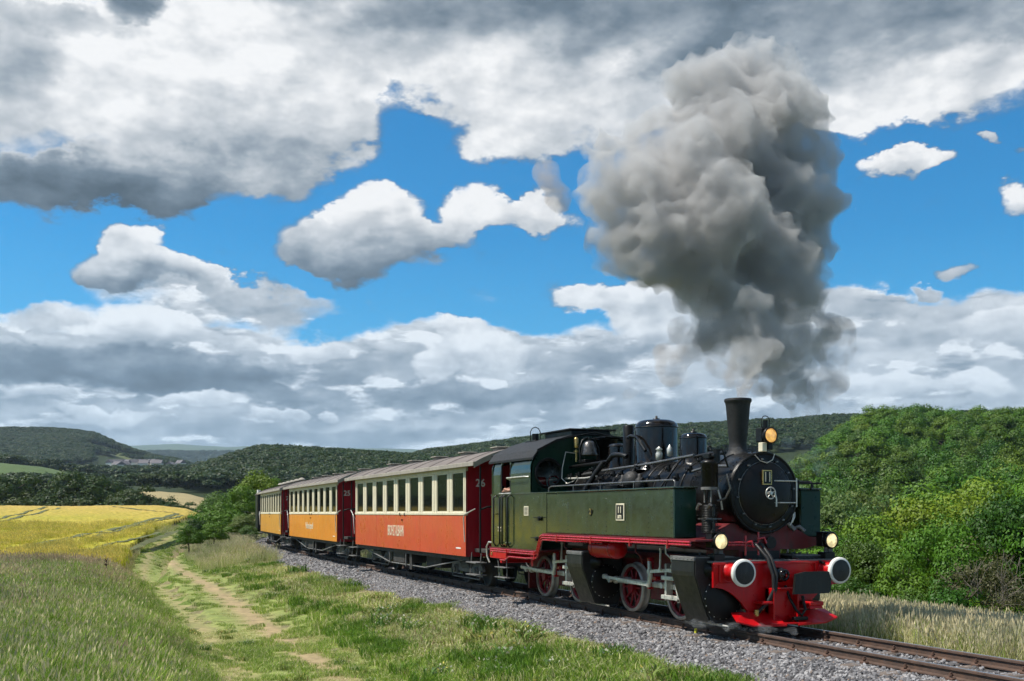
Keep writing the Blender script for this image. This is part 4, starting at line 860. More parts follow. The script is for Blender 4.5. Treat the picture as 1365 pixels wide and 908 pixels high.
# ------------------------------------------------------------------ railway
def track_pt(s, t=0.0):
    """point s metres back from X=0 along the line, t metres to the far side"""
    Y = float(trackY(-s)); ph = float(trackPhi(-s)); return (-s + t * math.sin(ph), Y + t * math.cos(ph)), ph
def build_track():
    T = thing('railway_track', 'metre gauge railway track with rusty rails curving away over grey ballast', 'railway track', (0, 0, 0))
    sh = [(-.055, -.125), (.055, -.125), (.055, -.112), (.012, -.098), (.010, -.04), (.030, -.030), (.030, -.006), (.022, 0), (-.022, 0), (-.030, -.006), (-.030, -.030), (-.010, -.04), (-.012, -.098), (-.055, -.112)]
    S = np.concatenate([np.arange(-26, 40, 3.0), np.arange(40, 112, 1.5)])
    for sd in (-.53, .53):
        m = MB(); n = len(sh); vs = []; top = []
        for s in S:
            (x, y), ph = track_pt(s, sd)
            for (a, z) in sh: vs.append((x + a * math.sin(ph), y + a * math.cos(ph), z))
            for a in (-.021, .021): top.append((x + a * math.sin(ph), y + a * math.cos(ph), .0015))
        fs = [(i * n + j, i * n + (j + 1) % n, (i + 1) * n + (j + 1) % n, (i + 1) * n + j) for i in range(len(S) - 1) for j in range(n)]
        m.add(vs, fs); m.cur = 1; m.add(top, [(2 * i, 2 * i + 1, 2 * i + 3, 2 * i + 2) for i in range(len(S) - 1)])
        obj('rail', m, [M['rail'], M['railtop']], T)
    m = MB(); m.box(-.11, .11, -.95, .95, -.20, -.128, .02); sm = m.mesh('sleeper', M['sleeper'])
    m = MB(); m.box(-.06, .06, -.115, .115, -.136, -.126)
    for dy in (-.075, .075):
        m.box(-.055, .055, dy - .03, dy + .03, -.13, -.10, .008); m.cyl((0, dy, -.10), (0, dy, -.045), .016, n=7); m.cyl((0, dy, -.085), (0, dy, -.065), .027, n=6)
    cm = m.mesh('rail_clip', M['clip'])
    k = 0
    for s in np.arange(-10, 78, .66):
        (x, y), ph = track_pt(s); o = obj('sleeper', sm, None, T, (x, y, 0)); o.rotation_euler = (0, 0, -ph)
        for sd in (-.53, .53):
            if s > 50 and sd > 0: continue
            (x, y), ph = track_pt(s, sd); c = obj('rail_clip', cm, None, o); c.location = (0, sd, 0)
    # ballast bed
    S = np.concatenate([np.arange(-40, 60, 1.0), np.arange(60, 130, 1.0)]); prof = [(-2.6, -.75), (-1.9, -.50), (-1.65, -.40), (-1.0, -.17), (-.55, -.15), (0, -.16), (.55, -.15), (1.0, -.17), (1.65, -.40), (1.9, -.50), (2.6, -.95)]
    V = []
    for s in S:
        for (t, z) in prof:
            (x, y), ph = track_pt(s, t * (1.25 if s > 62 and t < -.9 else 1)); V.append((x, y, z + (.10 if s > 62 and t < -1.2 else 0)))
    n = len(prof); Fq = [(i * n + j, i * n + j + 1, (i + 1) * n + j + 1, (i + 1) * n + j) for i in range(len(S) - 1) for j in range(n - 1)]
    bm_ = paint('ballast_grit', (.085, .08, .08), .9, 0, .35, 16, (.05, .045, .05), .8, 1.0, 45)
    o = obj('ballast_bed', npmesh('ballast_bed', V, Fq, bm_)); o['kind'] = 'structure'
    # loose stones
    def stone(seed):
        r = random.Random(seed); bm = bmesh.new(); bmesh.ops.create_icosphere(bm, subdivisions=1, radius=.5)
        for v in bm.verts: v.co = Vector((v.co.x * 1.25, v.co.y, v.co.z * .8)) * r.uniform(.72, 1.2)
        me = bpy.data.meshes.new('stone'); bm.to_mesh(me); bm.free(); me.materials.append(SM); return me
    m, T2, out = mat_base('ballast_stone'); p = T2.new('ShaderNodeBsdfPrincipled'); T2.l.new(p.outputs[0], out.inputs[0])
    oi = T2.new('ShaderNodeObjectInfo').outputs['Random']
    T2.put(p.inputs['Base Color'], T2.ramp(oi, [(0, (.05, .048, .05)), (.35, (.12, .115, .12)), (.7, (.21, .205, .21)), (.93, (.34, .33, .33)), (1, (.17, .11, .07))])); p.inputs['Roughness'].default_value = .85
    SM = m; ms = [stone(i) for i in range(6)]
    n1 = 80000; n2 = 28000
    s = np.concatenate([np.random.default_rng(1).random(n1) * 34 - 4, 30 + np.random.default_rng(2).random(n2) * 48]); r = np.random.default_rng(4); n = n1 + n2
    t = np.where(r.random(n) < .74, -1.95 + r.random(n) * 1.45, -.55 + 2.0 * r.random(n)); t = np.where(s > 62, t * 1.15, t)
    Yc = trackY(-s); ph = trackPhi(-s); x = -s + t * np.sin(ph); y = Yc + t * np.cos(ph); z = np.interp(t, [p_[0] for p_ in prof], [p_[1] for p_ in prof])
    sc = np.where(s > 30, .078, .050) * (.6 + .75 * r.random(n)); ok = (abs(abs(t) - .53) > .075) & (t > -1.50 - .55 * fbm(s, s * 0 + t, 3, 1.4))
    scatter('ballast_stones', 'grey crushed stone ballast heaped along the track', np.stack([x, y, z + .008], -1)[ok], r.random(ok.sum()) * 6.28, np.stack([sc, sc, sc], -1)[ok] * (.8 + .5 * r.random((ok.sum(), 3))), r.integers(0, 6, ok.sum()), ms, .6)
build_track()

# ------------------------------------------------------------------ locomotive
def build_loco():
    L = thing('steam_locomotive', 'dark green and red steam locomotive with number 11 pulling the train', 'locomotive', (-12, 9.27, 0))
    def part(name, m, mat, parent=L, label=None): return obj(name, m, M[mat] if isinstance(mat, str) else [M[k] for k in mat], parent, None, label)
    def rivets(m, pts, nrm, r=.010):
        for p in pts:
            A = Vector(nrm); q = Vector(p); m.lathe([(r, 0), (r * .8, .006), (0.001, .009)], q, A, 6)
    # ---- side tanks
    for sd in (-1, 1):
        y0, y1 = sorted((sd * 1.30, sd * .92)); m = MB(); m.box(-5.22, -.91, y0, y1, 1.285, 2.005, .015)
        tk = part('side_tank', m, 'green'); yo = sd * 1.301
        # the tank front's shade is painted in: a darker green sheet over it
        m = MB(); m.box(-.909, -.900, y0 + .012, y1 - .012, 1.30, 1.99); part('shaded_front', m, 'shadegreen', tk)
        m = MB()
        for z in (1.31, 1.98): rivets(m, [(-5.15 + .055 * i, yo, z) for i in range(77)], (0, sd, 0), .006)
        for x in (-5.2, -4.35, -3.62, -2.95, -2.28, -1.62, -.96): rivets(m, [(x, yo, 1.36 + .075 * i) for i in range(8)], (0, sd, 0), .009)
        rivets(m, [(-.899, y0 + .04 + .027 * i, z) for i in range(12) for z in (1.315, 1.975)], (1, 0, 0), .006)
        part('rivets', m, 'green', tk)
        m = MB(); m.box(-5.24, -.89, y0 - .012, y1 + .012, 2.005, 2.030, .006); part('tank_rim', m, 'green', tk)
        m = MB(); m.tube([(-5.3, sd * 1.22, 2.03), (-5.3, sd * 1.22, 2.10), (-5.2, sd * 1.22, 2.13), (-1.05, sd * 1.22, 2.13), (-1.0, sd * 1.22, 2.10), (-1.0, sd * 1.22, 2.03)], .014, 7)
        for x in (-4.3, -3.3, -2.2): m.cyl((x, sd * 1.22, 2.03), (x, sd * 1.22, 2.13), .010, n=6)
        part('handrail', m, 'darksteel' if sd < 0 else 'black', tk)
        m = MB(); m.cyl((-3.1, sd * 1.10, 2.03), (-3.1, sd * 1.10, 2.09), .16, n=20); m.box(-3.3, -2.9, sd * 1.1 - .02, sd * 1.1 + .02, 2.09, 2.11, .005); part('filler_lid', m, 'black', tk)
        if sd < 0:
            # number plate, shed emblem
            m = MB(); m.box(-2.60, -2.33, -1.318, -1.303, 1.53, 1.80, .004); m.cur = 1; m.box(-2.575, -2.355, -1.322, -1.317, 1.555, 1.775); pl = part('number_plate', m, ['cream', 'black'], tk)
            text('11', .14, M['cream'], pl, (-2.465, -1.324, 1.695), '-y', sx=1.0, bold=.003); text('sm', .11, M['cream'], pl, (-2.465, -1.324, 1.60), '-y', bold=.003)
            m = MB(); m.prism([(-3.55, 1.70), (-3.42, 1.70), (-3.42, 1.66), (-3.485, 1.60), (-3.55, 1.66)], 'y', -1.312, -1.303); em = part('shed_emblem', m, 'black', tk)
            text('2', .13, M['brass'], em, (-3.485, -1.315, 1.67), '-y', bold=.004)
    # far front tank step rail
    m = MB(); m.tube([(-.88, .86, 2.02), (-.88, .86, 2.10), (-.88, 1.29, 2.10)], .016, 7); m.cyl((-.88, 1.1, 2.0), (-.88, 1.1, 2.1), .012, n=6); m.lathe([(0.001, -.03), (.03, 0), (.001, .03)], (-.88, .86, 2.12), (0, 0, 1), 10); part('lamp_bracket_rail', m, 'black')
    # ---- cab
    cabz = [(-1.3, 2.0), (-1.3, 2.50), (-1.27, 2.66), (-1.19, 2.79)]
    for sd in (-1, 1):
        f = lambda y: y if sd < 0 else -y
        m = MB(); poly = [(-7.91, .965), (-5.56, .965), (-5.40, 1.285), (-5.235, 1.285), (-5.235, 2.005), (-7.91, 2.005)]
        a, b = sorted((f(-1.30), f(-1.26))); m.prism(poly, 'y', a, b); lo = part('cab_side', m, 'green')
        m = MB(); m.box(-7.92, -5.26, *sorted((f(-1.312), f(-1.25))), 2.005, 2.03, .005); part('belt_rail', m, 'green', lo)
        m = MB()
        def shell(x0, x1, zl, zh):
            sec = []
            for k in range(11):
                z = zl + (zh - zl) * k / 10; y = np.interp(z, [2.0, 2.45, 2.60, 2.70, 2.79], [-1.30, -1.30, -1.27, -1.225, -1.16]); sec.append((float(y), z))
            o = sec + [(y + .03, z) for y, z in sec[::-1]]; o = [(f(y), z) for y, z in o]; m.prism(o, 'x', x0, x1)
        shell(-7.80, -7.42, 2.03, 2.79); shell(-6.90, -5.95, 2.03, 2.79); shell(-7.42, -6.90, 2.64, 2.79)
        for (xa, xb) in ((-7.42, -7.34), (-6.98, -6.90)): m.prism([(xa, 2.64), (xb, 2.64), (xa if xa < -7.2 else xb, 2.55)], 'y', *sorted((f(-1.29), f(-1.25))))
        up = part('cab_upper_side', m, 'green')
        m = MB(); m.tube([(-7.45, f(-1.31), 2.035), (-6.87, f(-1.31), 2.035)], .014, 7); m.tube([(-6.93, f(-1.30), 2.30), (-6.93, f(-1.37), 2.33), (-6.1, f(-1.37), 2.335), (-6.0, f(-1.31), 2.33)], .016, 7)
        part('arm_rail', m, 'steel', up)
        m = MB(); m.box(-7.41, -7.37, f(-1.285) - .01, f(-1.285) + .01, 2.05, 2.6, .003); m.box(-6.95, -6.91, f(-1.285) - .01, f(-1.285) + .01, 2.05, 2.6, .003); part('window_frame', m, 'black', up)
    # front and rear cab walls, each half with a round window
    def roofz(y): return 2.79 + .345 * (1 - (abs(y) / 1.19) ** 2.1) if abs(y) < 1.19 else 2.79 - (abs(y) - 1.19) * 1.4
    for (X, nm) in ((-5.95, 'cab_front_wall'), (-7.86, 'cab_rear_wall')):
        m = MB(); N = 56; cy, cz, rr_ = .93, 2.40, .265
        out_ = []
        for i in range(N):
            t = 2 * PI * i / N; d = (math.cos(t), math.sin(t)); lo, hi = 0, 3
            for _ in range(24):
                md = (lo + hi) / 2; y = cy + d[0] * md; z = cz + d[1] * md
                ins = (0 <= y <= 1.295) and (2.03 <= z <= (roofz(y) if y < 1.19 else 2.79 - (y - 1.19) * 2.2)); lo, hi = (md, hi) if ins else (lo, md)
            out_.append((cy + d[0] * lo, cz + d[1] * lo))
        for sg in (-1, 1):
            vs = []; fs = []
            for x in (X, X - .03):
                for i in range(N):
                    t = 2 * PI * i / N; vs.append((x, sg * (cy + rr_ * math.cos(t)), cz + rr_ * math.sin(t))); vs.append((x, sg * out_[i][0], out_[i][1]))
            for i in range(N):
                j = (i + 1) % N; fs += [(2 * i, 2 * i + 1, 2 * j + 1, 2 * j), (2 * N + 2 * i, 2 * N + 2 * j, 2 * N + 2 * j + 1, 2 * N + 2 * i + 1), (2 * i, 2 * j, 2 * N + 2 * j, 2 * N + 2 * i), (2 * i + 1, 2 * N + 2 * i + 1, 2 * N + 2 * j + 1, 2 * j + 1)]
            m.add(vs, fs)
        if X > -6: m.box(X - .03, X, -1.295, 1.295, 1.0, 2.03)
        else: m.box(X - .03, X, -1.295, 1.295, 1.0, 2.03)
        w = part(nm, m, 'shadegreen' if X > -6 else 'green')  # front wall takes the darker green: its shade is in the colour
        for sg in (-1, 1):
            m = MB(); m.ring((X + .01, sg * cy, cz), rr_, .028, (1, 0, 0), 36); wn = part('round_window', m, 'black', w)
            m = MB(); m.lathe([(.001, 0), (rr_, 0)], (X - .012, sg * cy, cz), (1, 0, 0), 32); obj('pane', m, M['cabpane'], wn)
    m = MB(); sec = [(y, roofz(y)) for y in np.linspace(-1.29, 1.29, 25)]; m.prism([(y, z + .045) for y, z in sec] + [(y, z + .003) for y, z in sec[::-1]], 'x', -8.08, -5.86)
    rf = part('cab_roof', m, 'soot')
    m = MB(); m.box(-7.2, -6.0, -.42, .42, 3.10, 3.235, .01); m.box(-7.28, -5.92, -.50, .50, 3.235, 3.262, .006); part('roof_ventilator', m, 'black', rf)
    m = MB(); m.tube([(-8.08, -1.22, 2.80), (-8.08, -.8, 3.0), (-8.08, 0, 3.16), (-8.08, .8, 3.0)], .02, 6); m.tube([(-5.86, -1.2, 2.83), (-5.86, -.8, 3.03), (-5.86, 0, 3.19), (-5.86, .8, 3.03)], .016, 6); part('roof_edge', m, 'black', rf)
    m = MB(); m.box(-7.75, -7.25, -.62, -.40, 3.06, 3.12, .01); m.cyl((-7.5, -.5, 3.10), (-7.5, -.5, 3.26), .07, n=12); m.tube([(-7.5, -.61, 3.1), (-7.5, -.61, 3.30), (-7.5, -.57, 3.37), (-7.5, -.5, 3.40), (-7.5, -.43, 3.37), (-7.5, -.39, 3.30), (-7.5, -.39, 3.1)], .010, 6); part('tail_lamp', m, 'black', rf)
    m = MB(); m.box(-7.86, -5.98, -1.25, 1.25, .95, 1.0); part('cab_floor', m, 'under')
    m = MB(); m.lathe([(.001, .22), (.5, .2), (.56, .12), (.56, 0)], (-6.2, 0, 1.95), (-1, 0, 0), 28); m.box(-6.45, -6.2, -.25, .25, 1.5, 1.9, .02); bk = part('backhead', m, 'black')
    m = MB(); m.ring((-6.50, -.55, 2.25), .12, .015, (1, 0, 0), 20, 6); m.cyl((-6.5, -.55, 2.25), (-6.2, -.55, 2.25), .02); m.box(-6.62, -6.35, -1.0, -.78, 2.10, 2.34, .02); part('regulator', m, 'pipe', bk)
    # ---- boiler
    m = MB(); m.cyl((-5.95, 0, 1.93), (-1.55, 0, 1.93), .56, n=48); bo = part('boiler', m, 'boiler')
    for x in (-5.7, -5.15, -4.75, -4.2, -3.05, -2.75, -1.95, -1.6):
        m = MB(); m.lathe([(.56, -.03), (.571, -.03), (.571, .03), (.56, .03)], (x, 0, 1.93), (1, 0, 0), 48); part('boiler_band', m, 'black', bo)
    m = MB(); m.box(-5.9, -4.4, -.62, .62, 1.0, 1.9, .05); part('firebox', m, 'soot', bo)
    # ---- smokebox
    m = MB(); m.lathe([(.56, -1.6), (.60, -1.6), (.60, -.62), (.592, -.57), (.565, -.545), (.50, -.54), (.001, -.54)], (0, 0, 1.94), (1, 0, 0), 56); sb = part('smokebox', m, 'boiler')
    m = MB(); m.ring((-.555, 0, 1.94), .575, .022, (1, 0, 0), 56, 8); m.ring((-1.1, 0, 1.94), .602, .012, (1, 0, 0), 48, 6); part('smokebox_rim', m, 'boiler', sb)
    m = MB()
    rivets(m, [(x, .603 * math.cos(t), 1.94 + .603 * math.sin(t)) for x in (-1.52, -.66) for t in np.linspace(0, 2 * PI, 50)[:-1]], (1, 0, 0), .012); part('rivets', m, 'boiler', sb)
    m = MB(); m.lathe([(.455, 0), (.452, .02), (.43, .035), (.30, .075), (.15, .098), (.001, .105)], (-.54, 0, 1.94), (1, 0, 0), 48); dr = part('smokebox_door', m, 'boiler')
    m = MB(); m.ring((-.533, 0, 1.94), .455, .008, (1, 0, 0), 48, 6); part('door_seal_ring', m, 'darksteel', dr)
    m = MB(); rivets(m, [(-.535 + .05 * (r_ < .4), r_ * math.cos(t), 1.94 + r_ * math.sin(t)) for r_, k in ((.40, 0), ) for t in np.linspace(.2, 2 * PI + .2, 13)[:-1]], (1, 0, 0), .017)
    for t in np.linspace(.13, 2 * PI + .13, 13)[:-1]: m.box(-.53, -.49, .49 * math.cos(t) - .018, .49 * math.cos(t) + .018, 1.94 + .49 * math.sin(t) - .012, 1.94 + .49 * math.sin(t) + .012, .004)
    part('door_bolts', m, 'darksteel', dr)
    m = MB(); m.ring((-.36, -.03, 1.935), .082, .009, (1, 0, 0), 28, 6); m.cyl((-.47, -.03, 1.935), (-.34, -.03, 1.935), .024)
    for a in range(5): t = a * 2 * PI / 5 + .3; m.cyl((-.36, -.03, 1.935), (-.36, -.03 + .08 * math.cos(t), 1.935 + .08 * math.sin(t)), .007, n=5)
    part('handwheel', m, 'steel', dr)
    m = MB(); m.tube([(-.35, .03, 1.935), (-.335, .05, 1.85), (-.335, .05, 1.74)], [.016, .012, .014], 7); part('door_handle', m, 'steel', dr)
    m = MB(); m.box(-.44, -.416, -.125, .035, 2.055, 2.265, .003); m.cur = 1; m.box(-.416, -.4135, -.110, .020, 2.070, 2.250); pl = part('number_plate', m, ['brass', 'black'], dr)
    text('11', .20, M['cream'], pl, (-.411, -.045, 2.160), '+x', sx=.72, bold=.002)
    m = MB()
    for z in (2.115, 1.80): m.tube([(-.455, .10, z), (-.48, .47, z), (-.50, .53, z)], .011, 6)
    m.tube([(-.50, .53, 1.74), (-.50, .53, 2.16)], .012, 6); part('hinge_strap', m, 'steel', dr)
    m = MB(); m.tube([(-.50, .50, 1.66), (-.45, .46, 1.60), (-.45, .42, 1.52), (-.45, .38, 1.47), (-.45, .42, 1.55), (-.46, .45, 1.64)], .009, 5); part('latch_chain', m, 'steel', dr)
    m = MB(); m.tube([(-.50, -.20, 2.48), (-.49, -.12, 2.40), (-.49, 0, 2.37), (-.49, .1, 2.42), (-.50, .14, 2.50)], .007, 5); part('wire', m, 'steel', sb)
    # saddle below
    m = MB(); m.prism([(-.50, 1.5), (.50, 1.5), (.88, 1.30), (1.25, 1.27), (1.18, 1.21), (.80, 1.12), (-.80, 1.12), (-1.18, 1.21), (-1.25, 1.27), (-.88, 1.30)], 'x', -1.5, -.66); m.box(-1.5, -.66, -.36, .36, .9, 1.12); sd_ = part('saddle', m, 'framered')
    m = MB(); m.cyl((-.62, .16, 1.22), (-.60, .16, 1.22), .09, n=20); part('saddle_opening', m, 'soot', sd_)
    # ---- chimney and domes
    m = MB(); m.lathe([(.26, -.16), (.215, -.01), (.165, .05), (.143, .10), (.134, .18)], (-1.2, 0, 2.50), n=36); m.cur = 0
    m.lathe([(.134, .16), (.130, .19), (.136, .26), (.180, .76), (.188, .80), (.202, .82), (.204, .85), (.19, .862), (.16, .862), (.145, .6), (.12, .3)], (-1.2, 0, 2.50), n=40); ch = part('chimney', m, 'soot')
    m = MB(); m.ring((-1.2, 0, 3.315), .186, .008, (0, 0, 1), 36, 6); m.ring((-1.2, 0, 3.355), .192, .010, (0, 0, 1), 36, 6); part('chimney_cap_ring', m, 'gloss', ch)
    def dome(name, x, y, r, z0, z1, fl=.10, lid=True):
        m = MB(); H = z1 - z0; rd = r * .42
        pr = [(r + fl, -.06), (r + fl * .5, .02), (r + .01, .07), (r, .12), (r, H - rd)] + [(r - rd + rd * math.cos(a), H - rd * .8 + rd * .8 * math.sin(a)) for a in np.linspace(.1, PI / 2, 9)] + [(.001, H + .004)]
        m.lathe(pr, (x, y, z0), n=44); o = part(name, m, 'gloss')
        m = MB(); m.ring((x, y, z1 - rd * .85), r + .003, .009, (0, 0, 1), 40, 6); part('dome_band', m, 'black', o)
        if lid: m = MB(); m.lathe([(.06, 0), (.06, .03), (.02, .035), (.02, .07), (.001, .08)], (x, y, z1), n=14); part('lid', m, 'black', o)
        return o
    d1 = dome('steam_dome', -3.57, 0, .365, 2.44, 3.235)
    m = MB(); m.tube([(-3.9, -.37, 2.95), (-3.75, -.40, 2.97), (-3.5, -.42, 2.93), (-3.15, -.46, 2.68)], .028, 8); part('steam_pipe', m, 'boiler', d1)
    d2 = dome('sand_dome', -2.42, 0, .215, 2.46, 2.93, .07)
    m = MB()
    for sd in (-1, 1): m.tube([(-2.35, sd * .2, 2.55), (-2.3, sd * .42, 2.40), (-2.3, sd * .60, 2.1), (-2.3, sd * .62, 1.5)], .016, 6)
    part('sand_pipe', m, 'black', d2)
    dome('safety_valve_dome', -4.98, 0, .15, 2.46, 2.92, .05, False)
    m = MB(); m.lathe([(.10, 0), (.10, .74), (.085, .76), (.001, .76)], (-4.5, -.02, 2.46), n=24); part('exhaust_column', m, 'boiler')
    m = MB(); m.lathe([(.20, 0), (.20, .60), (.215, .60), (.215, .625), (.001, .63)], (-5.55, .10, 2.42), n=26); m.box(-5.95, -5.2, -.12, .32, 3.05, 3.072, .004); part('cowl_box', m, 'boiler')
    # bell
    m = MB(); m.lathe([(.165, 0), (.170, .012), (.150, .06), (.138, .14), (.112, .22), (.075, .265), (.03, .275), (.001, .276)], (-5.42, -.34, 2.72), n=30); be = part('bell', m, 'bell')
    m = MB(); m.tube([(-5.42, -.52, 2.62), (-5.42, -.54, 2.85), (-5.42, -.48, 3.0), (-5.42, -.38, 3.05), (-5.42, -.24, 3.02), (-5.42, -.14, 2.85), (-5.42, -.14, 2.62)], .016, 7); m.cyl((-5.42, -.34, 2.98), (-5.42, -.34, 3.05), .035, n=10); m.box(-5.55, -5.29, -.5, -.18, 2.58, 2.64, .01); part('bell_bracket', m, 'black', be)
    # whistle
    m = MB(); m.cyl((-5.84, -.40, 2.62), (-5.84, -.40, 2.85), .022, n=10); m.lathe([(.04, 0), (.045, .02), (.045, .17), (.03, .2), (.001, .21)], (-5.84, -.40, 2.88), n=16); m.cyl((-5.84, -.40, 2.80), (-5.84, -.40, 2.83), .05, n=12); part('whistle', m, 'brass')
    m = MB(); m.tube([(-5.80, -.72, 2.30), (-5.82, -.70, 2.50), (-5.84, -.62, 2.80), (-5.84, -.40, 2.78)], .010, 6); m.tube([(-5.8, -.72, 2.3), (-5.7, -.66, 2.2), (-5.5, -.62, 2.24), (-5.3, -.6, 2.4)], .010, 6); part('whistle_pipe', m, 'steel')
    # pipework along the boiler
    pp = [([(-5.9, -.50, 2.52), (-4.9, -.52, 2.54), (-4.35, -.52, 2.56)], .030, 'black'), ([(-5.2, -.56, 2.36), (-4.3, -.58, 2.40), (-2.9, -.60, 2.44), (-1.5, -.58, 2.52)], .024, 'darksteel'),
          ([(-4.35, -.50, 2.58), (-4.2, -.5, 2.66), (-4.0, -.46, 2.66), (-3.85, -.42, 2.62)], .045, 'black'), ([(-4.45, -.55, 2.55), (-4.55, -.66, 2.35), (-4.7, -.80, 2.05)], .050, 'black'),
          ([(-5.85, -.62, 2.30), (-5.0, -.64, 2.28), (-4.5, -.66, 2.30)], .018, 'steel'), ([(-3.95, -.60, 2.25), (-3.8, -.72, 2.15), (-3.7, -.85, 2.05)], .03, 'black'),
          ([(-3.3, -.56, 2.40), (-3.35, -.68, 2.2), (-3.4, -.80, 2.02)], .035, 'black'), ([(-2.0, -.55, 2.42), (-2.05, -.66, 2.25), (-2.15, -.78, 2.04)], .016, 'black'),
          ([(-1.6, -.5, 2.50), (-1.3, -.42, 2.54), (-.95, -.40, 2.53)], .028, 'black'), ([(-1.5, -.60, 2.28), (-1.0, -.62, 2.34), (-.62, -.56, 2.32)], .022, 'darksteel'),
          ([(-1.4, .62, 2.3), (-3.0, .62, 2.32), (-5.8, .62, 2.34)], .026, 'black'), ([(-.78, -.66, 2.15), (-.70, -.70, 2.0), (-.68, -.66, 1.85), (-.7, -.62, 1.7)], .016, 'steel')]
    for (pts, r, mt) in pp: m = MB(); m.tube(pts, r, 8); part('boiler_pipe', m, mt)
    rv = random.Random(3); m = MB()
    for x in np.linspace(-5.6, -1.3, 15):
        y = -.60 + rv.uniform(-.04, .04); z = 2.28 + rv.uniform(-.10, .18); m.cyl((x, y, z - .05), (x, y, z + .06), .028, n=8); m.cyl((x, y - .06, z), (x, y + .04, z), .018, n=7); m.ring((x, y - .07, z), .03, .006, (0, 1, 0), 12, 5)
    part('boiler_fittings', m, 'black')
    m = MB()
    for x in (-3.62, -3.05): m.lathe([(.07, 0), (.085, .04), (.085, .15), (.04, .19), (.04, .24), (.001, .25)], (x, -.62, 2.05), n=14); m.cyl((x - .1, -.62, 2.2), (x + .1, -.62, 2.2), .03, n=8)
    m.lathe([(.15, 0), (.15, .16), (.11, .21), (.001, .22)], (-3.3, -.58, 2.16), (.3, -.5, .2), n=18); part('check_valve', m, 'soot')
    m = MB(); m.lathe([(.001, -.12), (.05, -.11), (.055, 0), (.03, .05), (.06, .07), (.001, .12)], (-2.85, -.38, 2.62), n=12); m.lathe([(.001, -.1), (.04, -.09), (.045, .03), (.001, .1)], (-2.62, -.32, 2.66), n=12); part('lubricator', m, 'steel')
    # ---- air pump on the near side of the smokebox
    px, py = -.66, -.86
    m = MB(); m.lathe([(.115, 0), (.12, .01), (.12, .34), (.13, .35), (.13, .38), (.07, .41), (.001, .42)], (px, py, 2.0), n=26); pu = part('air_pump', m, 'boiler')
    m = MB(); m.lathe([(.03, 0), (.03, .22)], (px, py, 1.80), n=10); m.box(px - .07, px + .07, py - .06, py + .06, 2.42, 2.50, .01); m.cyl((px - .14, py, 2.46), (px + .14, py, 2.46), .03, n=9); m.ring((px, py, 2.57), .035, .012, (1, .3, 0), 16, 6)
    m.cyl((px + .10, py + .05, 2.35), (px + .10, py + .05, 2.55), .05, n=10); m.tube([(px + .1, py + .05, 2.5), (px + .16, py + .1, 2.56), (px + .17, py + .14, 2.45), (px + .16, py + .2, 2.3)], .014, 6); part('pump_head', m, 'black', pu)
    m = MB(); m.cyl((px, py, 1.98), (px, py, 2.02), .125, n=22); m.cyl((px - .08, py - .03, 1.80), (px - .08, py - .03, 1.98), .014, n=6); m.cyl((px + .08, py - .03, 1.80), (px + .08, py - .03, 1.98), .014, n=6); part('pump_collar', m, 'undergrey', pu)
    for z0, n_ in ((1.575, 8), (1.36, 8)):
        m = MB(); m.cyl((px, py, z0), (px, py, z0 + .20), .085, n=20)
        for i in range(n_): z = z0 + .012 + i * .024; m.lathe([(.085, -.005), (.122, -.005), (.122, .005), (.085, .005)], (px, py, z), n=24)
        for dx in (-.13, .13): m.cyl((px + dx, py - .02, z0 + .03), (px + dx, py - .02, z0 + .16), .022, n=8)
        part('pump_cylinder', m, 'clad', pu)
    m = MB(); m.cyl((px - .16, py - .1, 1.70), (px - .1, py - .1, 1.78), .03, n=8); m.cyl((px + .12, py - .1, 1.72), (px + .17, py - .1, 1.77), .03, n=8); m.box(px - .12, px + .12, py - .12, py + .12, 1.562, 1.575); part('pump_flange', m, 'darksteel', pu)
    m = MB(); m.tube([(px - .1, py, 1.4), (px - .17, py, 1.4), (px - .17, py, 1.6), (px - .12, py, 1.7)], .014, 6); m.tube([(px + .1, py + .1, 2.1), (px + .18, py + .16, 2.2), (px + .22, py + .2, 2.0), (px + .16, py + .16, 1.86), (px + .05, py + .1, 1.82)], .016, 7); part('pump_pipe', m, 'darksteel', pu)
    # ---- running board, pipes below the tanks
    for sd in (-1, 1):
        m = MB(); f = lambda y: sd * -y
        a, b = sorted((f(-1.33), f(-.80)))
        m.box(-5.36, -.30 if sd < 0 else -.90, a, b, 1.255, 1.283, .004); m.box(-7.95, -5.58, a, b, .93, .962, .004)
        rb = part('running_board', m, 'framered')
        for k, z in enumerate((1.245, 1.205, 1.165)):
            xe = (-.42 if sd < 0 else -.92) if k < 2 else -4.1
            o = .03 * k; pts = [(-7.85 if k < 2 else -7.1, f(-1.335), .925 - .04 * k)] + [(-5.66 - o * 0, f(-1.335), .925 - .04 * k), (-5.60 + o, f(-1.335), .95 - .04 * k), (-5.44 + o, f(-1.335), z - .03), (-5.37 + o, f(-1.335), z), (-3, f(-1.335), z), (xe, f(-1.335), z)]
            if k == 2: pts = [(-7.35, f(-1.335), .72), (-7.1, f(-1.335), .72), (-6.9, f(-1.335), .80), (-6.1, f(-1.335), .80), (-5.60, f(-1.335), .82)] + pts[2:]
            m = MB(); m.tube(pts, .017, 8); part('brake_pipe', m, 'pipe', rb)
        m = MB()
        for x in (-4.7, -3.4, -2.1, -1.0)[:4 if sd < 0 else 4]: m.box(x - .012, x + .012, *sorted((f(-1.36), f(-1.31))), 1.14, 1.265, .003)
        for x in (-5.68, -7.0): m.box(x - .012, x + .012, *sorted((f(-1.36), f(-1.31))), .78, .94, .003)
        part('pipe_clamp', m, 'pipe', rb)
        m = MB(); m.box(-7.90, -7.05, *sorted((f(-1.34), f(-1.0))), .74, .93, .012); tb = part('tool_box', m, 'red')
        m = MB(); m.box(-7.80, -7.74, *sorted((f(-1.36), f(-1.33))), .80, .86, .004); part('latch', m, 'brass', tb)
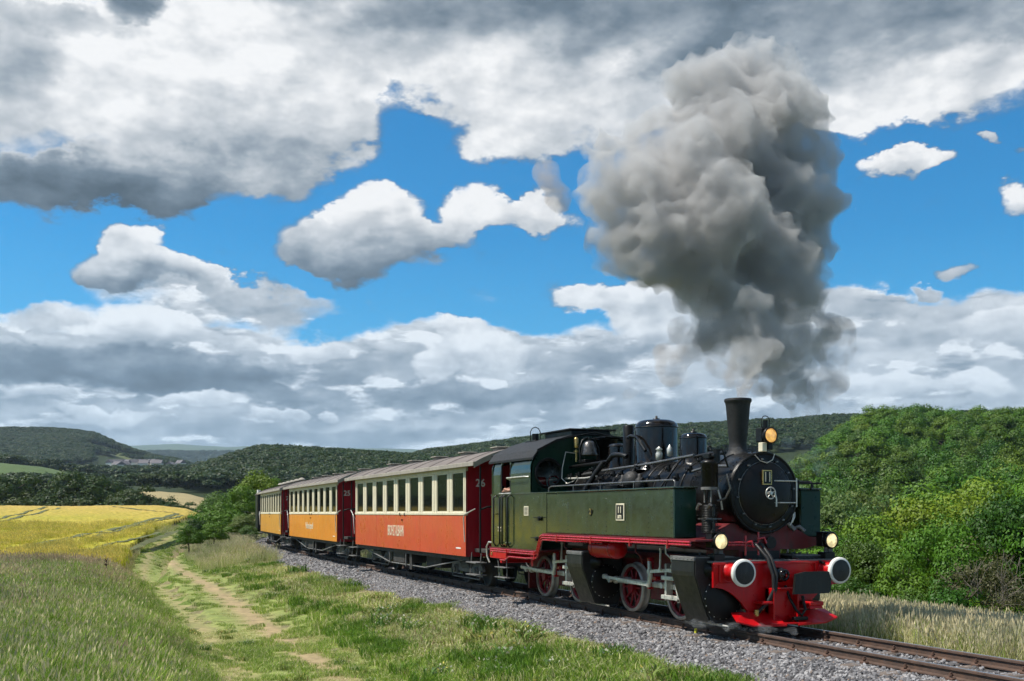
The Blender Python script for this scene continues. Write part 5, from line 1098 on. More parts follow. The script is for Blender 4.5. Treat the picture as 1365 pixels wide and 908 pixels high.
        m = MB(); m.tube([(-7.55, f(-1.3), .74), (-7.5, f(-1.28), .35)], .014, 6); m.tube([(-7.1, f(-1.3), .74), (-7.12, f(-1.28), .35)], .014, 6)
        for z in (.36, .56): m.box(-7.6, -7.05, *sorted((f(-1.36), f(-1.14))), z, z + .018, .004)
        part('cab_step', m, 'undergrey', rb)
    # handrails at the cab door
    for x in (-7.62, -7.30, -7.17, -6.90):
        m = MB(); m.tube([(x, -1.31, 2.0), (x, -1.37, 1.95), (x, -1.37, 1.05), (x, -1.31, .98)], .017, 6); part('door_handrail', m, 'black')
    m = MB(); m.box(-7.35, -7.0, -1.36, -1.303, 1.02, 1.08, .01); m.box(-7.82, -7.55, -1.34, -1.303, 1.62, 1.64); part('door_sill', m, 'green')
    for (x, z) in ((-5.5, 1.56), (-5.6, 1.185)): m = MB(); m.box(x - .2, x + .16, -1.36, -1.303, z, z + .014, .003); m.box(x - .03, x + .03, -1.345, -1.303, z - .05, z + .03, .004); part('door_latch', m, 'black')
    m = MB(); m.box(-6.23, -6.02, -1.312, -1.302, 1.60, 1.78, .003); m.cur = 1
    for z in (1.625, 1.66, 1.70, 1.735): m.box(-6.20, -6.05, -1.315, -1.311, z, z + .018)
    bp = part('builder_plate', m, ['cream', 'black'])
    for k, tx in enumerate(('Bw Brohl', 'R.12.6.14')): text(tx, .052, M['cream'], L, (-7.45, -1.304, 1.36 - .06 * k), '-y', 'cab_lettering', bold=.001)
    # ---- frames
    for x0, x1 in ((-4.2, -.3), (-8.0, -4.3)):
        for sd in (-1, 1): m = MB(); m.box(x0, x1, sd * .40 - .015, sd * .40 + .015, .28, 1.0, .005); part('frame_plate', m, 'framered')
    m = MB(); m.box(-7.95, -.6, -.30, .30, .85, 1.1); part('frame_stretcher', m, 'soot')
    # rear beam and hose
    m = MB(); m.box(-8.05, -7.97, -1.05, 1.05, .62, .97, .01); part('rear_beam', m, 'red')
    m = MB(); m.tube([(-7.95, -1.22, 1.04), (-8.25, -1.22, 1.05), (-8.42, -1.2, .95), (-8.45, -1.18, .75), (-8.38, -1.15, .62)], .02, 7); part('rear_hose', m, 'steel')
    # ---- wheels
    def wheel(x, sd, crank):
        r = .405; m = MB(); y = sd * .53
        m.lathe([(r - .055, -.06), (r - .005, -.06), (r, -.02), (r, .045), (r + .022, .055), (r + .018, .075), (r - .055, .075)], (x, y, r), (0, -sd, 0), 48)
        m.lathe([(r - .055, .075), (r - .055, -.06)], (x, y, r), (0, -sd, 0), 48); wh = part('wheel', m, 'tyre')
        m = MB(); m.lathe([(r - .055, -.03), (r - .085, -.03), (r - .085, .03), (r - .055, .03)], (x, y, r), (0, -sd, 0), 44)
        for a in range(10):
            t = a * 2 * PI / 10 + crank; m.tube([(x + .07 * math.cos(t), y, r + .07 * math.sin(t)), (x + (r - .08) * math.cos(t), y, r + (r - .08) * math.sin(t))], [.026, .017], 6)
        m.cyl((x, y - sd * .05, r), (x, y + sd * .08, r), .085, n=20); part('spokes', m, 'wheelred', wh)
        m = MB(); a0 = crank + PI; pts = [((r - .08) * math.cos(a0 + k), (r - .08) * math.sin(a0 + k)) for k in np.linspace(-.75, .75, 9)]
        m.prism([(x + p_[0], r + p_[1]) for p_ in pts], 'y', y - .03, y + .03); part('counterweight', m, 'wheelred', wh)
        m = MB(); cx, cz = x + .21 * math.cos(crank), r + .21 * math.sin(crank); m.cyl((cx, y + sd * .03, cz), (cx, y + sd * .30, cz), .045, n=16); m.cyl((x, y, r), (cx, y + sd * .0, cz), .06, n=10); part('crank_pin', m, 'steel', wh)
    CR_ = {-1: 2.5, 1: 2.5 - PI / 2}
    def bar(x0, z0, x1, z1, y, w=.05, th=.03, ends=True):
        m = MB(); d = Vector((x1 - x0, z1 - z0)); l = d.length; d.normalize(); n = Vector((-d.y, d.x)) * w / 2
        m.prism([(x0 + n.x, z0 + n.y), (x1 + n.x, z1 + n.y), (x1 - n.x, z1 - n.y), (x0 - n.x, z0 - n.y)], 'y', y - th / 2, y + th / 2)
        if ends:
            for (a, b) in ((x0, z0), (x1, z1)): m.cyl((a, y - th * .8, b), (a, y + th * .8, b), w * .85, n=16)
        return m
    for sd in (-1, 1):
        cr = CR_[sd]
        for (xf, xr, xc, big) in ((-1.88, -3.40, -.98, True), (-5.35, -6.87, -4.42, False)):
            for x in (xf, xr): wheel(x, sd, cr)
            r = .405; dx, dz = .21 * math.cos(cr), .21 * math.sin(cr)
            part('coupling_rod', bar(xf + dx, r + dz, xr + dx, r + dz, sd * .70, .065), 'steel')
            zc = .52; xh = xf + .55
            part('main_rod', bar(xr + dx, r + dz, xh + .02, zc, sd * .78, .075), 'steel')
            m = MB(); m.box(xh - .06, xh + .10, sd * .82 - .05, sd * .82 + .05, zc - .10, zc + .10, .01); m.cyl((xh + .1, sd * .84, zc), (xc + .05, sd * .90, zc), .026, n=10); part('crosshead', m, 'steel')
            for z in (zc + .115, zc - .175): m = MB(); m.box(xf + .02, xc + .02, sd * .90 - .04, sd * .90 + .04, z, z + .062, .006); part('slide_bar', m, 'steel')
            m = MB(); m.box(xf + .06, xf + .11, sd * .84 - .06, sd * .84 + .06, zc - .2, zc + .36, .006); part('motion_bracket', m, 'steel')
            # valve gear
            part('return_crank', bar(xr + dx, r + dz, xr + dx - .16, r + dz + .05, sd * .90, .05, .03), 'steel')
            part('eccentric_rod', bar(xr + dx - .16, r + dz + .05, xf - .38, .53, sd * .92, .045, .03), 'steel')
            m = MB(); m.tube([(xf - .38, sd * .92, .50), (xf - .33, sd * .92, .68), (xf - .36, sd * .92, .90)], [.03, .042, .03], 8); part('expansion_link', m, 'steel')
            part('radius_rod', bar(xf - .34, .74, xf + .42, .80, sd * .93, .05, .03), 'steel')
            part('valve_rod', bar(xf + .35, .79, xc + .1, .80, sd * .98, .055, .04, False), 'steel')
            part('combination_lever', bar(xf + .45, .86, xh + .08, .36, sd * 1.0, .035, .02), 'steel')
            part('union_link', bar(xh + .08, .36, xh - .1, .40, sd * 1.0, .03, .02), 'steel')
            part('lifting_link', bar(xf + .05, 1.1, xf + .03, .80, sd * .96, .025, .02), 'steel')
            m = MB(); m.box(xf - .55, xf - .50, sd * .80 - .05, sd * .80 + .05, .45, .95, .01); m.box(xf - .55, xf - .30, sd * .8 - .05, sd * .8 + .05, .60, .66, .01); part('gear_hanger', m, 'pipe')
            m = MB(); m.box((xf + xr) / 2 - .28, (xf + xr) / 2 + .28, sd * .48 - .02, sd * .48 + .02, .25, .62, .01); m.box(xr - .55, xr - .48, sd * .6 - .1, sd * .6 + .1, .14, .5, .01); part('brake_gear', m, 'framered')
            # springs
            m = MB()
            for k in range(5): m.box(xr - .35 + k * .05, xr + .35 - k * .05, sd * .58 - .03, sd * .58 + .03, .90 + k * .014, .912 + k * .014)
            part('leaf_spring', m, 'under')
            # cylinder: flat valve chest above, round barrel below, in one cladding
            k = 1.0 if big else .93; x0, x1 = (-1.02, -.42) if big else (-4.44, -3.88); zt = 1.03 if big else .99
            cy, cz, R = .82, .46 * (1 if big else 1.06), .32 * k; fo = .74 if (sd > 0 and big) else 1.0; cy *= fo; R *= (.85 if fo < 1 else 1)
            sec = [(.52, zt), (1.262, zt), (1.272, zt - .02), (1.275, zt - .20), (1.268, zt - .26), (1.13, .38), (1.02, .12), (.99, .105), (.60, .105), (.52, .3)]
            sec = [(y * fo, z) for y, z in sec]; m = MB(); m.prism([(sd * y, z) for y, z in sec], 'x', x0, x1); cl = part('cylinder', m, 'clad'); m = MB(); m.prism([(sd * (y - .012), z - .006 if z > .5 else z + .006) for y, z in sec], 'x', x1 + .001, x1 + .022); part('cylinder_end_plate', m, 'soot', cl)
            m = MB(); m.box(x0 - .012, x1 + .012, *sorted((sd * .62 * fo, sd * 1.285 * fo)), zt - .05, zt + .012, .006); rivets(m, [(x0 + .05 + .1 * i, sd * 1.285 * fo, zt - .02) for i in range(6)], (0, sd, 0), .012)
            for i in range(6): m.cyl((x0 + .05 + .1 * i, sd * fo * (.8 + .08 * (i % 3)), zt), (x0 + .05 + .1 * i, sd * fo * (.8 + .08 * (i % 3)), zt + .05), .012, n=6)
            part('valve_chest_lid', m, 'undergrey', cl)
            m = MB(); m.lathe([(R * .97, 0), (R * .97, .03), (R * .86, .045), (R * .4, .06), (.001, .065)], (x1, sd * cy, cz), (1, 0, 0), 34); cv = part('cylinder_cover', m, 'black', cl)
            m = MB(); rivets(m, [(x1 + .03, sd * cy + R * .9 * math.cos(t), cz + R * .9 * math.sin(t)) for t in np.linspace(0, 2 * PI, 19)[:-1]], (1, 0, 0), .017); part('cover_bolts', m, 'steel', cv)
            m = MB(); m.lathe([(.13, 0), (.13, .04), (.06, .08), (.06, .16), (.001, .17)], (x1, sd * 1.0, zt - .17), (1, 0, 0), 20); m.cyl((x1, sd * .75, zt - .05), (x1 + .3, sd * .72, zt - .1), .02, n=6); part('valve_cover', m, 'black', cl)
            m = MB()
            for xx in (x0 + .1, x1 - .1): m.tube([(xx, sd * cy, cz - R + .02), (xx, sd * (cy + .05), .09), (x1 + .25, sd * (cy + .06), .085)], .014, 6)
            part('drain_pipe', m, 'steel', cl)
        # air reservoir
        m = MB(); m.lathe([(.001, -.46), (.10, -.45), (.155, -.40), (.16, -.36), (.16, .36), (.155, .40), (.10, .45), (.001, .46)], (-3.32, sd * 1.08, 1.07), (1, 0, 0), 26); ar = part('air_reservoir', m, 'red')
        m = MB()
        for x in (-3.62, -3.02): m.lathe([(.16, -.02), (.168, -.02), (.168, .02), (.16, .02)], (x, sd * 1.08, 1.07), (1, 0, 0), 26)
        part('reservoir_strap', m, 'pipe', ar)
        for x in (-4.9, -2.35, -1.45): m = MB(); m.tube([(x, sd * 1.1, 1.22), (x, sd * 1.1, 1.05), (x + .06, sd * 1.05, .98), (x + .05, sd * 1.0, .85)], .016, 6); part('small_pipe', m, 'framered' if x < -2 else 'steel')
    # ---- front: platform, beam, buffers
    m = MB(); m.box(-.62, -.26, -1.08, 1.10, .955, .985, .006); fp = part('front_platform', m, 'undergrey')
    m = MB(); rivets(m, [(-.45, -.9 + .1 * i, .985) for i in range(19)], (0, 0, 1), .022); rivets(m, [(-.32, .15 + .075 * i, .985) for i in range(12)], (0, 0, 1), .028); part('platform_bolts', m, 'black', fp)
    half = [(0, .955), (1.07, .955), (1.07, .62)] + [(.43 + .64 * math.sin(a), .26 + .36 * math.cos(a) - 0 * a) for a in np.linspace(1.35, .12, 1)] 
    arc = [(1.00, .615), (.90, .595), (.80, .55), (.70, .48), (.62, .41), (.55, .33), (.50, .27)]
    pts = [(-y, z) for y, z in [(1.07, .955), (1.07, .62)] + arc] + [(-.50, .12), (.50, .12)] + arc[::-1] + [(1.07, .62), (1.07, .955)]
    m = MB(); m.prism(pts, 'x', -.29, -.25); bb = part('buffer_beam', m, 'red')
    m = MB(); m.box(-.255, -.225, -1.085, 1.085, .925, .965, .006); rivets(m, [(-.249, sd * y, z) for sd in (-1, 1) for y, z in ((1.02, .90), (1.02, .66), (.60, .90), (.60, .76), (.40, .5), (.40, .3), (.45, .18))], (1, 0, 0), .014); part('beam_flange', m, 'red', bb)
    m = MB(); m.box(-.25, -.14, -.22, .22, .12, .60, .015); m.box(-.25, -.04, -.22, -.19, .12, .60, .004); m.box(-.25, -.04, .19, .22, .12, .60, .004); part('coupling_pocket', m, 'red', bb)
    for sd in (-1, 1):
        yb = sd * .815; m = MB(); m.box(-.25, -.225, yb - .17, yb + .17, .68, .93, .01); m.lathe([(.135, 0), (.12, .03), (.105, .10), (.105, .24), (.085, .25)], (-.235, yb, .835), (1, 0, 0), 26); bf = part('buffer', m, 'red', bb)
        m = MB(); m.cyl((.0, yb, .835), (.10, yb, .835), .06, n=16); m.lathe([(.001, .07), (.19, .07), (.19, .10), (.184, .115), (.155, .122)], (.0, yb, .835), (1, 0, 0), 36); part('buffer_head', m, 'white', bf)
        m = MB(); m.lathe([(.157, .121), (.09, .133), (.001, .138)], (.0, yb, .835), (1, 0, 0), 36); part('buffer_face', m, 'rubber', bf)
    # plough blades
    for sd in (-1, 1):
        m = MB(); A = [(-.02, sd * .14, .10), (-.02, sd * .14, .21), (.0, sd * .62, .20), (.06, sd * .86, .30)]; B = [(.10, sd * .10, .09), (.06, sd * .62, .09), (.12, sd * .90, .20)]
        m.add([(-.20, sd * .10, .25), (-.20, sd * .62, .27), (-.22, sd * .80, .27), (.10, sd * .10, .10), (.04, sd * .62, .11), (.00, sd * .86, .17), (-.20, sd * .10, .23), (-.20, sd * .62, .25), (-.22, sd * .80, .25), (.10, sd * .10, .08), (.04, sd * .62, .09), (.00, sd * .86, .15)],
              [(0, 1, 4, 3), (1, 2, 5, 4), (6, 9, 10, 7), (7, 10, 11, 8), (0, 3, 9, 6), (3, 4, 10, 9), (4, 5, 11, 10), (5, 2, 8, 11), (0, 6, 7, 1), (1, 7, 8, 2)])
        part('track_plough', m, 'red', bb)
    m = MB(); m.box(-.22, .08, -.35, .35, .10, .125, .006); m.box(-.24, -.05, -.40, -.22, .38, .42, .01); m.box(-.24, .02, .36, .60, .34, .40, .01); m.prism([(-.24, .40), (.0, .34), (.02, .30), (-.24, .30)], 'y', .36, .58); part('coupler_step', m, 'red', bb)
    # centre coupler covered in black
    m = MB(); m.prism([(.05, .80), (.02, .52), (.62, .52), (.66, .58), (.66, .80), (.60, .83), (.22, .83)], 'x', .06, .10); cc = part('coupler_cover', m, 'clad', bb); m = MB(); m.cyl((-.25, .35, .68), (.06, .35, .68), .10, n=18); part('coupler_shaft', m, 'red', cc)
    m = MB(); m.lathe([(.09, 0), (.11, .04), (.10, .10), (.05, .16), (.001, .17)], (-.24, -.02, .78), (1, .1, 0), 18); m.ring((-.06, -.02, .78), .07, .02, (1, 0, 0), 18, 6); part('hose_valve', m, 'gloss', bb)
    m = MB(); m.tube([(-.20, .10, .62), (-.1, .10, .45), (0, .14, .28), (.04, .2, .22), (.04, .26, .30), (-.05, .28, .48)], .022, 7); m.tube([(.02, .12, .2), (.05, .15, .05)], .012, 5); m.box(-.02, .06, .06, .30, .15, .20, .01); part('screw_coupling', m, 'black', bb)
    for k, (ya, zb) in enumerate(((-.42, .24), (-.34, .30))):
        m = MB(); m.tube([(-.50, -.30 + .1 * k, 1.24), (-.36, -.28 + .1 * k, 1.20), (-.18, -.22 + .06 * k, 1.02), (-.08, -.20 + .06 * k, .78), (-.06, -.20 + .03 * k, .58), (-.10, -.28 + .02 * k, .40), (-.16, ya, zb)], .026, 9); hs = part('brake_hose', m, 'rubber', bb)
    m = MB(); m.cyl((-.16, -.42, .20), (-.16, -.42, .30), .035, n=10); m.cyl((-.2, -.34, .27), (-.12, -.34, .33), .03, n=10); part('hose_coupling', m, 'brass', bb)
    for (y, z0, z1) in ((-.42, 1.05, 1.33), (-.20, 1.05, 1.38)): m = MB(); m.cyl((-.42, y, z0), (-.42, y, z1), .015, n=7); m.tube([(-.42, y, z1 - .1), (-.36, y + .06, z1 - .08), (-.36, y + .09, z1 - .16)], .018, 7); part('pipe_cock', m, 'pipe')
    m = MB(); m.tube([(-.42, -.95, 1.235), (-.42, -.5, 1.235), (-.42, -.15, 1.22)], .014, 7); m.tube([(-.42, -.95, 1.20), (-.42, -.5, 1.20), (-.42, -.1, 1.16)], .014, 7); part('brake_pipe', m, 'pipe')
    m = MB(); m.tube([(-.75, .5, 1.5), (-.6, .55, 1.42), (-.55, .62, 1.45), (-.5, .68, 1.38)], .03, 8); m.cyl((-.56, .42, 1.50), (-.50, .50, 1.40), .035, n=10); part('blower_valve', m, 'darksteel')
    # lamps
    def lamp(name, x, y, z, r, mat, top):
        m = MB(); m.lathe([(r * 1.02, -.16), (r * 1.02, -.02), (r * 1.22, 0), (r * 1.22, .035), (r * 1.02, .04)], (x, y, z), (1, 0, 0), 30); m.box(x - .20, x - .05, y - r * 1.05, y + r * 1.05, z - r * .9, z + r * 1.15, .012)
        la = part(name, m, 'black'); m = MB(); m.lathe([(r * 1.08, .02), (r * .8, .032), (r * .4, .042), (.001, .046)], (x, y, z), (1, 0, 0), 30); obj('lamp_glass', m, M[mat], la)
        m = MB()
        if top:
            m.cyl((x - .10, y, z + r * 1.1), (x - .10, y, z + r * 1.3), .055, n=14); m.cyl((x - .10, y, z + r * 1.2), (x - .10, y, z + r * 2.3), .036, n=14)
            m.tube([(x - .10, y - .065, z + r * 1.2), (x - .10, y - .07, z + r * 2.4), (x - .10, y - .04, z + r * 2.85), (x - .10, y, z + r * 2.95), (x - .10, y + .04, z + r * 2.85), (x - .10, y + .07, z + r * 2.4), (x - .10, y + .065, z + r * 1.2)], .007, 6)
        else:
            m.box(x - .21, x - .03, y - r * 1.1, y + r * 1.1, z + r * 1.15, z + r * 1.30, .006); m.tube([(x - .10, y - .08, z + r * 1.2), (x - .10, y - .06, z + r * 1.55), (x - .10, y, z + r * 1.7), (x - .10, y + .06, z + r * 1.55), (x - .10, y + .08, z + r * 1.2)], .007, 6)
        part('lamp_hood', m, 'black', la)
        m = MB(); m.cyl((x - .1, y, z - r * 1.9), (x - .1, y, z - r * .9), .03, n=8); m.box(x - .16, x - .06, y + .02, y + .10, z - r * (2.0 if top else 2.6), z - r * .9, .006); part('lamp_bracket', m, 'undergrey' if not top else 'black', la); return la
    lamp('headlamp', -.40, -.02, 2.76, .098, 'lamp', True); lamp('headlamp', -.30, -.93, 1.255, .100, 'lampw', False); lamp('headlamp', -.30, .98, 1.250, .098, 'lampw', False)
    m = MB(); m.box(-.52, -.42, -.13, -.05, 2.53, 2.66, .006); part('lamp_shelf', m, 'cream')
    for y in (-.93, .98): m = MB(); m.box(-.48, -.30, y - .09, y + .09, .985, 1.08, .008); part('lamp_stand', m, 'black')
    return L
LOCO = build_loco()
# ------------------------------------------------------------------ carriages
def shared(cache, key, fn):
    if key not in cache: cache[key] = fn()
    return cache[key]
CACHE = {}
def build_car(s_mid, label, paint_, num, word, wfont, vents, cream='cream'):
    (x, y), ph = track_pt(s_mid); (xa, ya), _ = track_pt(s_mid - 3.6); (xb, yb), _ = track_pt(s_mid + 3.6)
    ang = math.atan2(ya - yb, xa - xb); C = thing('passenger_carriage', label, 'carriage', ((xa + xb) / 2, (ya + yb) / 2, 0), ang, 'carriages of the train')
    def part(name, m, mat, parent=C): return obj(name, m, M[mat] if isinstance(mat, str) else [M[k] for k in mat], parent)
    HB = 5.0; w = 1.30; z0, z1, z2, zt = .70, 1.60, 1.665, 2.67
    # lower side panels, three to a side
    for sd in (-1, 1):
        f = lambda a, b: tuple(sorted((sd * a, sd * b)))
        for (a, b) in ((-5.0, -2.53), (-2.52, 1.64), (1.65, 5.0)) if sd < 0 else ((-5.0, 5.0),):
            m = MB(); m.box(a, b, *f(w, w - .04), z0, z1, .006); part('side_panel', m, paint_)
        m = MB(); m.box(-5.0, 5.0, *f(w - .012, w - .05), z0 + .01, z1); part('panel_backing', m, 'seam')
        m = MB(); m.box(-5.01, 5.01, *f(w + .014, w - .05), z1 + .002, z2, .008); m.box(-5.01, 5.01, *f(w + .010, w - .05), 2.565, zt, .006); part('waist_rail', m, cream)
        n = 9; pit = 10.0 / n; ww = .77
        for i in range(n + 1):
            c = -5 + i * pit; a = c - (pit - ww) / 2; b = c + (pit - ww) / 2; a = max(a, -5); b = min(b, 5)
            m = MB(); m.box(a, b, *f(w, w - .045), z2, 2.567, .005); m.box((a + b) / 2 - .02, (a + b) / 2 + .02, *f(w + .008, w), z2, 2.565, .002); part('window_pillar', m, cream)
        def win():
            m = MB()
            a = ww / 2; zb, ztp = z2 + .03, 2.535
            m.box(-a, a, -.03, .0, z2, zb); m.box(-a, a, -.03, .0, ztp, 2.565); m.box(-a, -a + .022, -.03, 0, zb, ztp); m.box(a - .022, a, -.03, 0, zb, ztp)
            return m.mesh('window', M[cream])
        def pane():
            m = MB(); a = ww / 2 - .022; m.add([(-a, -.016, z2 + .03), (a, -.016, z2 + .03), (a, -.016, 2.535), (-a, -.016, 2.535)], [(0, 1, 2, 3)]); return m.mesh('pane', M['pane'])
        wm = shared(CACHE, 'win' + cream, win); pm = shared(CACHE, 'pane', pane)
        for i in range(n):
            c = -5 + (i + .5) * pit; o = obj('window', wm, None, C, (c, sd * (w - .012), 0)); o.rotation_euler = (0, 0, 0 if sd > 0 else PI); obj('pane', pm, None, o)
    # ends
    for e in (-1, 1):
        m = MB()
        a, b = sorted((e * 5.0, e * 4.96)); m.box(a, b, -1.299, -.42, z0, 2.66, .004); m.box(a, b, .42, 1.299, z0, 2.66, .004); m.box(a, b, -.42, .42, 2.55, 2.95); m.prism([(-1.25, 2.66), (1.25, 2.66), (.8, 2.88), (0, 2.98), (-.8, 2.88)], 'x', a, b); ew = part('end_wall', m, 'darkred')
        m = MB(); m.box(*sorted((e * 4.975, e * 4.94)), -.42, .42, z0, 1.7, .004); m.box(*sorted((e * 4.975, e * 4.94)), -.42, -.34, 1.7, 2.55); m.box(*sorted((e * 4.975, e * 4.94)), .34, .42, 1.7, 2.55); m.box(*sorted((e * 4.975, e * 4.94)), -.34, .34, 2.45, 2.55); dr = part('door', m, 'darkred', ew)
        m = MB(); m.add([(e * 4.955, -.34, 1.7), (e * 4.955, .34, 1.7), (e * 4.955, .34, 2.45), (e * 4.955, -.34, 2.45)], [(0, 1, 2, 3)]); part('pane', m, 'pane', dr)
        if e > 0:
            t = text(num, .24, M['white'], ew, (5.003, -.96, 2.30), '+x', sx=.95, bold=.003)
        # open platform
        m = MB(); m.box(*sorted((e * 5.0, e * 5.80)), -1.1, 1.1, .80, .88, .008); pf = part('platform', m, 'under')
        m = MB(); m.box(*sorted((e * 5.76, e * 5.80)), .40, 1.20, .88, 1.75, .006); m.box(*sorted((e * 5.76, e * 5.80)), -.95, -.40, .88, 1.75, .006); part('platform_gate', m, 'darkred', pf)
        m = MB()
        for y_ in (-1.24, 1.24): m.cyl((e * 5.74, y_, .80), (e * 5.74, y_, 2.64), .022, n=8)
        for y_ in (-.40, .40): m.cyl((e * 5.74, y_, .80), (e * 5.74, y_, 2.7), .020, n=8)
        m.tube([(e * 5.74, -1.24, 1.72), (e * 5.80, -1.1, 1.78), (e * 5.82, -.6, 1.80), (e * 5.82, .6, 1.80), (e * 5.80, 1.1, 1.78), (e * 5.74, 1.24, 1.72)], .022, 7)
        part('platform_post', m, 'black', pf)
        m = MB(); m.tube([(e * 5.02, -1.33, 1.02), (e * 5.02, -1.36, 1.55), (e * 5.10, -1.36, 1.62), (e * 5.6, -1.30, 1.74)], .014, 6); m.tube([(e * 5.80, -1.0, 1.72), (e * 5.80, -.55, .92)], .012, 6); part('handrail', m, 'steel', pf)
        m = MB()
        for k in range(2): m.box(*sorted((e * 5.10, e * 5.72)), -1.34, -1.08, .32 + .26 * k, .345 + .26 * k, .005)
        m.cyl((e * 5.12, -1.2, .8), (e * 5.12, -1.24, .33), .013, n=6); m.cyl((e * 5.70, -1.2, .8), (e * 5.70, -1.24, .33), .013, n=6); part('step', m, 'undergrey', pf)
        m = MB(); m.box(*sorted((e * 5.80, e * 5.92)), -.16, .16, .66, .86, .01); m.cyl((e * 5.9, 0, .76), (e * 6.22, 0, .76), .05, n=10); m.lathe([(.001, .02), (.17, .02), (.17, 0), (.05, -.02)], (e * 6.22, 0, .76), (e, 0, 0), 20); part('buffer', m, 'under', pf)
        m = MB(); m.tube([(e * 5.82, -.35, .85), (e * 6.02, -.34, .75), (e * 6.1, -.32, .55), (e * 6.2, -.30, .50)], .022, 7); m.tube([(e * 5.82, .30, .85), (e * 6.02, .3, .7), (e * 6.15, .28, .5)], .022, 7); part('hose', m, 'rubber', pf)
    # roof: arched felt over thin ribs
    def arc(off): return [(y_, 2.67 + .36 * (1 - (abs(y_) / 1.42) ** 2.2) + off) for y_ in np.linspace(-1.42, 1.42, 23)]
    m = MB(); a = arc(.045); b = arc(.0); m.prism(a + b[::-1], 'x', -5.84, 5.84); rf = part('roof', m, 'roof')
    for i, xx in enumerate(np.linspace(-5.2, 5.2, 9)):
        m = MB(); m.prism(arc(.056) + arc(.040)[::-1], 'x', xx - .018, xx + .018); part('roof_rib', m, 'roof', rf)
    m = MB()
    for sd in (-1, 1): m.box(-5.86, 5.86, *sorted((sd * 1.405, sd * 1.445)), 2.64, 2.735, .008)
    part('roof_edge', m, 'rooftrim', rf)
    for e in (-1, 1): m = MB(); m.prism(arc(.05) + arc(-.07)[::-1], 'x', *sorted((e * 5.835, e * 5.865))); part('roof_fascia', m, 'rooftrim' if e > 0 else 'roof', rf)
    for xx in np.linspace(-4.4, 4.4, 5 if vents == 'box' else 6):
        for sd in ((-.25,) if vents == 'box' else (-.3,)):
            m = MB()
            if vents == 'box': m.box(xx - .17, xx + .17, sd - .13, sd + .13, 3.03, 3.12, .015); m.box(xx - .22, xx + .22, sd - .18, sd + .18, 3.12, 3.145, .008)
            else: m.cyl((xx, sd, 3.0), (xx, sd, 3.17), .05, n=10); m.lathe([(.17, 0), (.15, .04), (.06, .09), (.001, .10)], (xx, sd, 3.15), n=14); m.lathe([(.17, 0), (.10, -.03), (.05, -.03)], (xx, sd, 3.15), n=14)
            part('roof_ventilator', m, 'rooftrim', rf)
    # interior: floor, seats, far light shows through
    m = MB(); m.box(-4.95, 4.95, -1.25, 1.25, .80, .86); part('floor', m, 'under')
    def seat():
        m = MB()
        for sd in (-1, 1): m.box(-.22, .22, sd * .75 - .45, sd * .75 + .45, 1.22, 1.28, .01); m.box(-.03, .03, sd * .75 - .45, sd * .75 + .45, 1.28, 1.98, .012); m.box(-.02, .02, sd * .75 - .4, sd * .75 + .4, .86, 1.22)
        return m.mesh('seat', M['wood'])
    sm = shared(CACHE, 'seat', seat)
    for i in range(7): obj('seat', sm, None, C, (-4.2 + 1.4 * i, 0, 0))
    # underframe
    m = MB(); m.box(-5.0, 5.0, -1.22, -1.14, .60, .72); m.box(-5.0, 5.0, 1.14, 1.22, .60, .72); m.box(-5.8, 5.8, -.3, .3, .62, .80); part('sole_bar', m, 'under')
    m = MB(); m.box(-1.3, -.2, -1.15, -.55, .32, .66, .02); m.box(.35, .55, -1.18, -1.1, .20, .68); m.box(.9, 2.1, -.9, .2, .30, .62, .02); m.box(-2.2, -1.6, -1.1, -.7, .36, .66, .02); part('battery_box', m, 'under')
    m = MB(); m.cyl((.1, -1.2, .68), (.1, -1.2, .26), .02, n=6); m.cyl((-1.45, -1.2, .68), (-1.45, -1.2, .30), .02, n=6); m.tube([(-4.4, -1.15, .60), (-1.6, -1.15, .30), (1.6, -1.15, .30), (4.4, -1.15, .60)], .018, 6); part('truss_rod', m, 'undergrey')
    m = MB(); m.lathe([(.001, -.4), (.17, -.4), (.17, .4), (.001, .4)], (-.4, .55, .50), (1, 0, 0), 18); part('brake_cylinder', m, 'undergrey')
    def bogie_frame():
        m = MB()
        for sd in (-1, 1):
            y_ = sd * .80
            m.prism([(-1.05, .42), (-.95, .50), (-.45, .50), (-.30, .38), (.30, .38), (.45, .50), (.95, .50), (1.05, .42), (1.05, .34), (.35, .30), (-.35, .30), (-1.05, .34)], 'y', y_ - .03, y_ + .03)
            for k in range(4): m.box(-.34 + .05 * k, .34 - .05 * k, y_ - sd * -.05 - .04, y_ - sd * -.05 + .04, .40 + .035 * k, .425 + .035 * k)
            for xx in (-.68, .68): m.box(xx - .11, xx + .11, y_ + sd * .03 - .05, y_ + sd * .03 + .05, .24, .44, .02); m.cyl((xx, y_ + sd * .08, .34), (xx, y_ + sd * .11, .34), .07, n=12)
            m.tube([(-1.02, y_ + sd * .05, .36), (-.9, y_ + sd * .05, .17), (.9, y_ + sd * .05, .17), (1.02, y_ + sd * .05, .36)], .016, 6)
        m.box(-.12, .12, -.8, .8, .40, .62); return m.mesh('bogie', M['undergrey'])
    def bwheel():
        m = MB(); r = .335; m.lathe([(.001, -.02), (r - .06, -.02), (r - .055, -.05), (r, -.05), (r, .04), (r + .022, .05), (r + .018, .07), (r - .06, .07), (r - .07, .02), (.001, .02)], (0, 0, r), (0, 1, 0), 32); return m.mesh('wheel', M['under'])
    bm_ = shared(CACHE, 'bog', bogie_frame); wm_ = shared(CACHE, 'bwh', bwheel)
    for bx in (-3.75, 3.75):
        b = obj('bogie', bm_, None, C, (bx, 0, 0))
        for xx in (-.68, .68):
            for sd in (-1, 1): o = obj('wheel', wm_, None, b, (xx, sd * .53, 0)); o.rotation_euler = (0, 0, 0 if sd < 0 else PI)
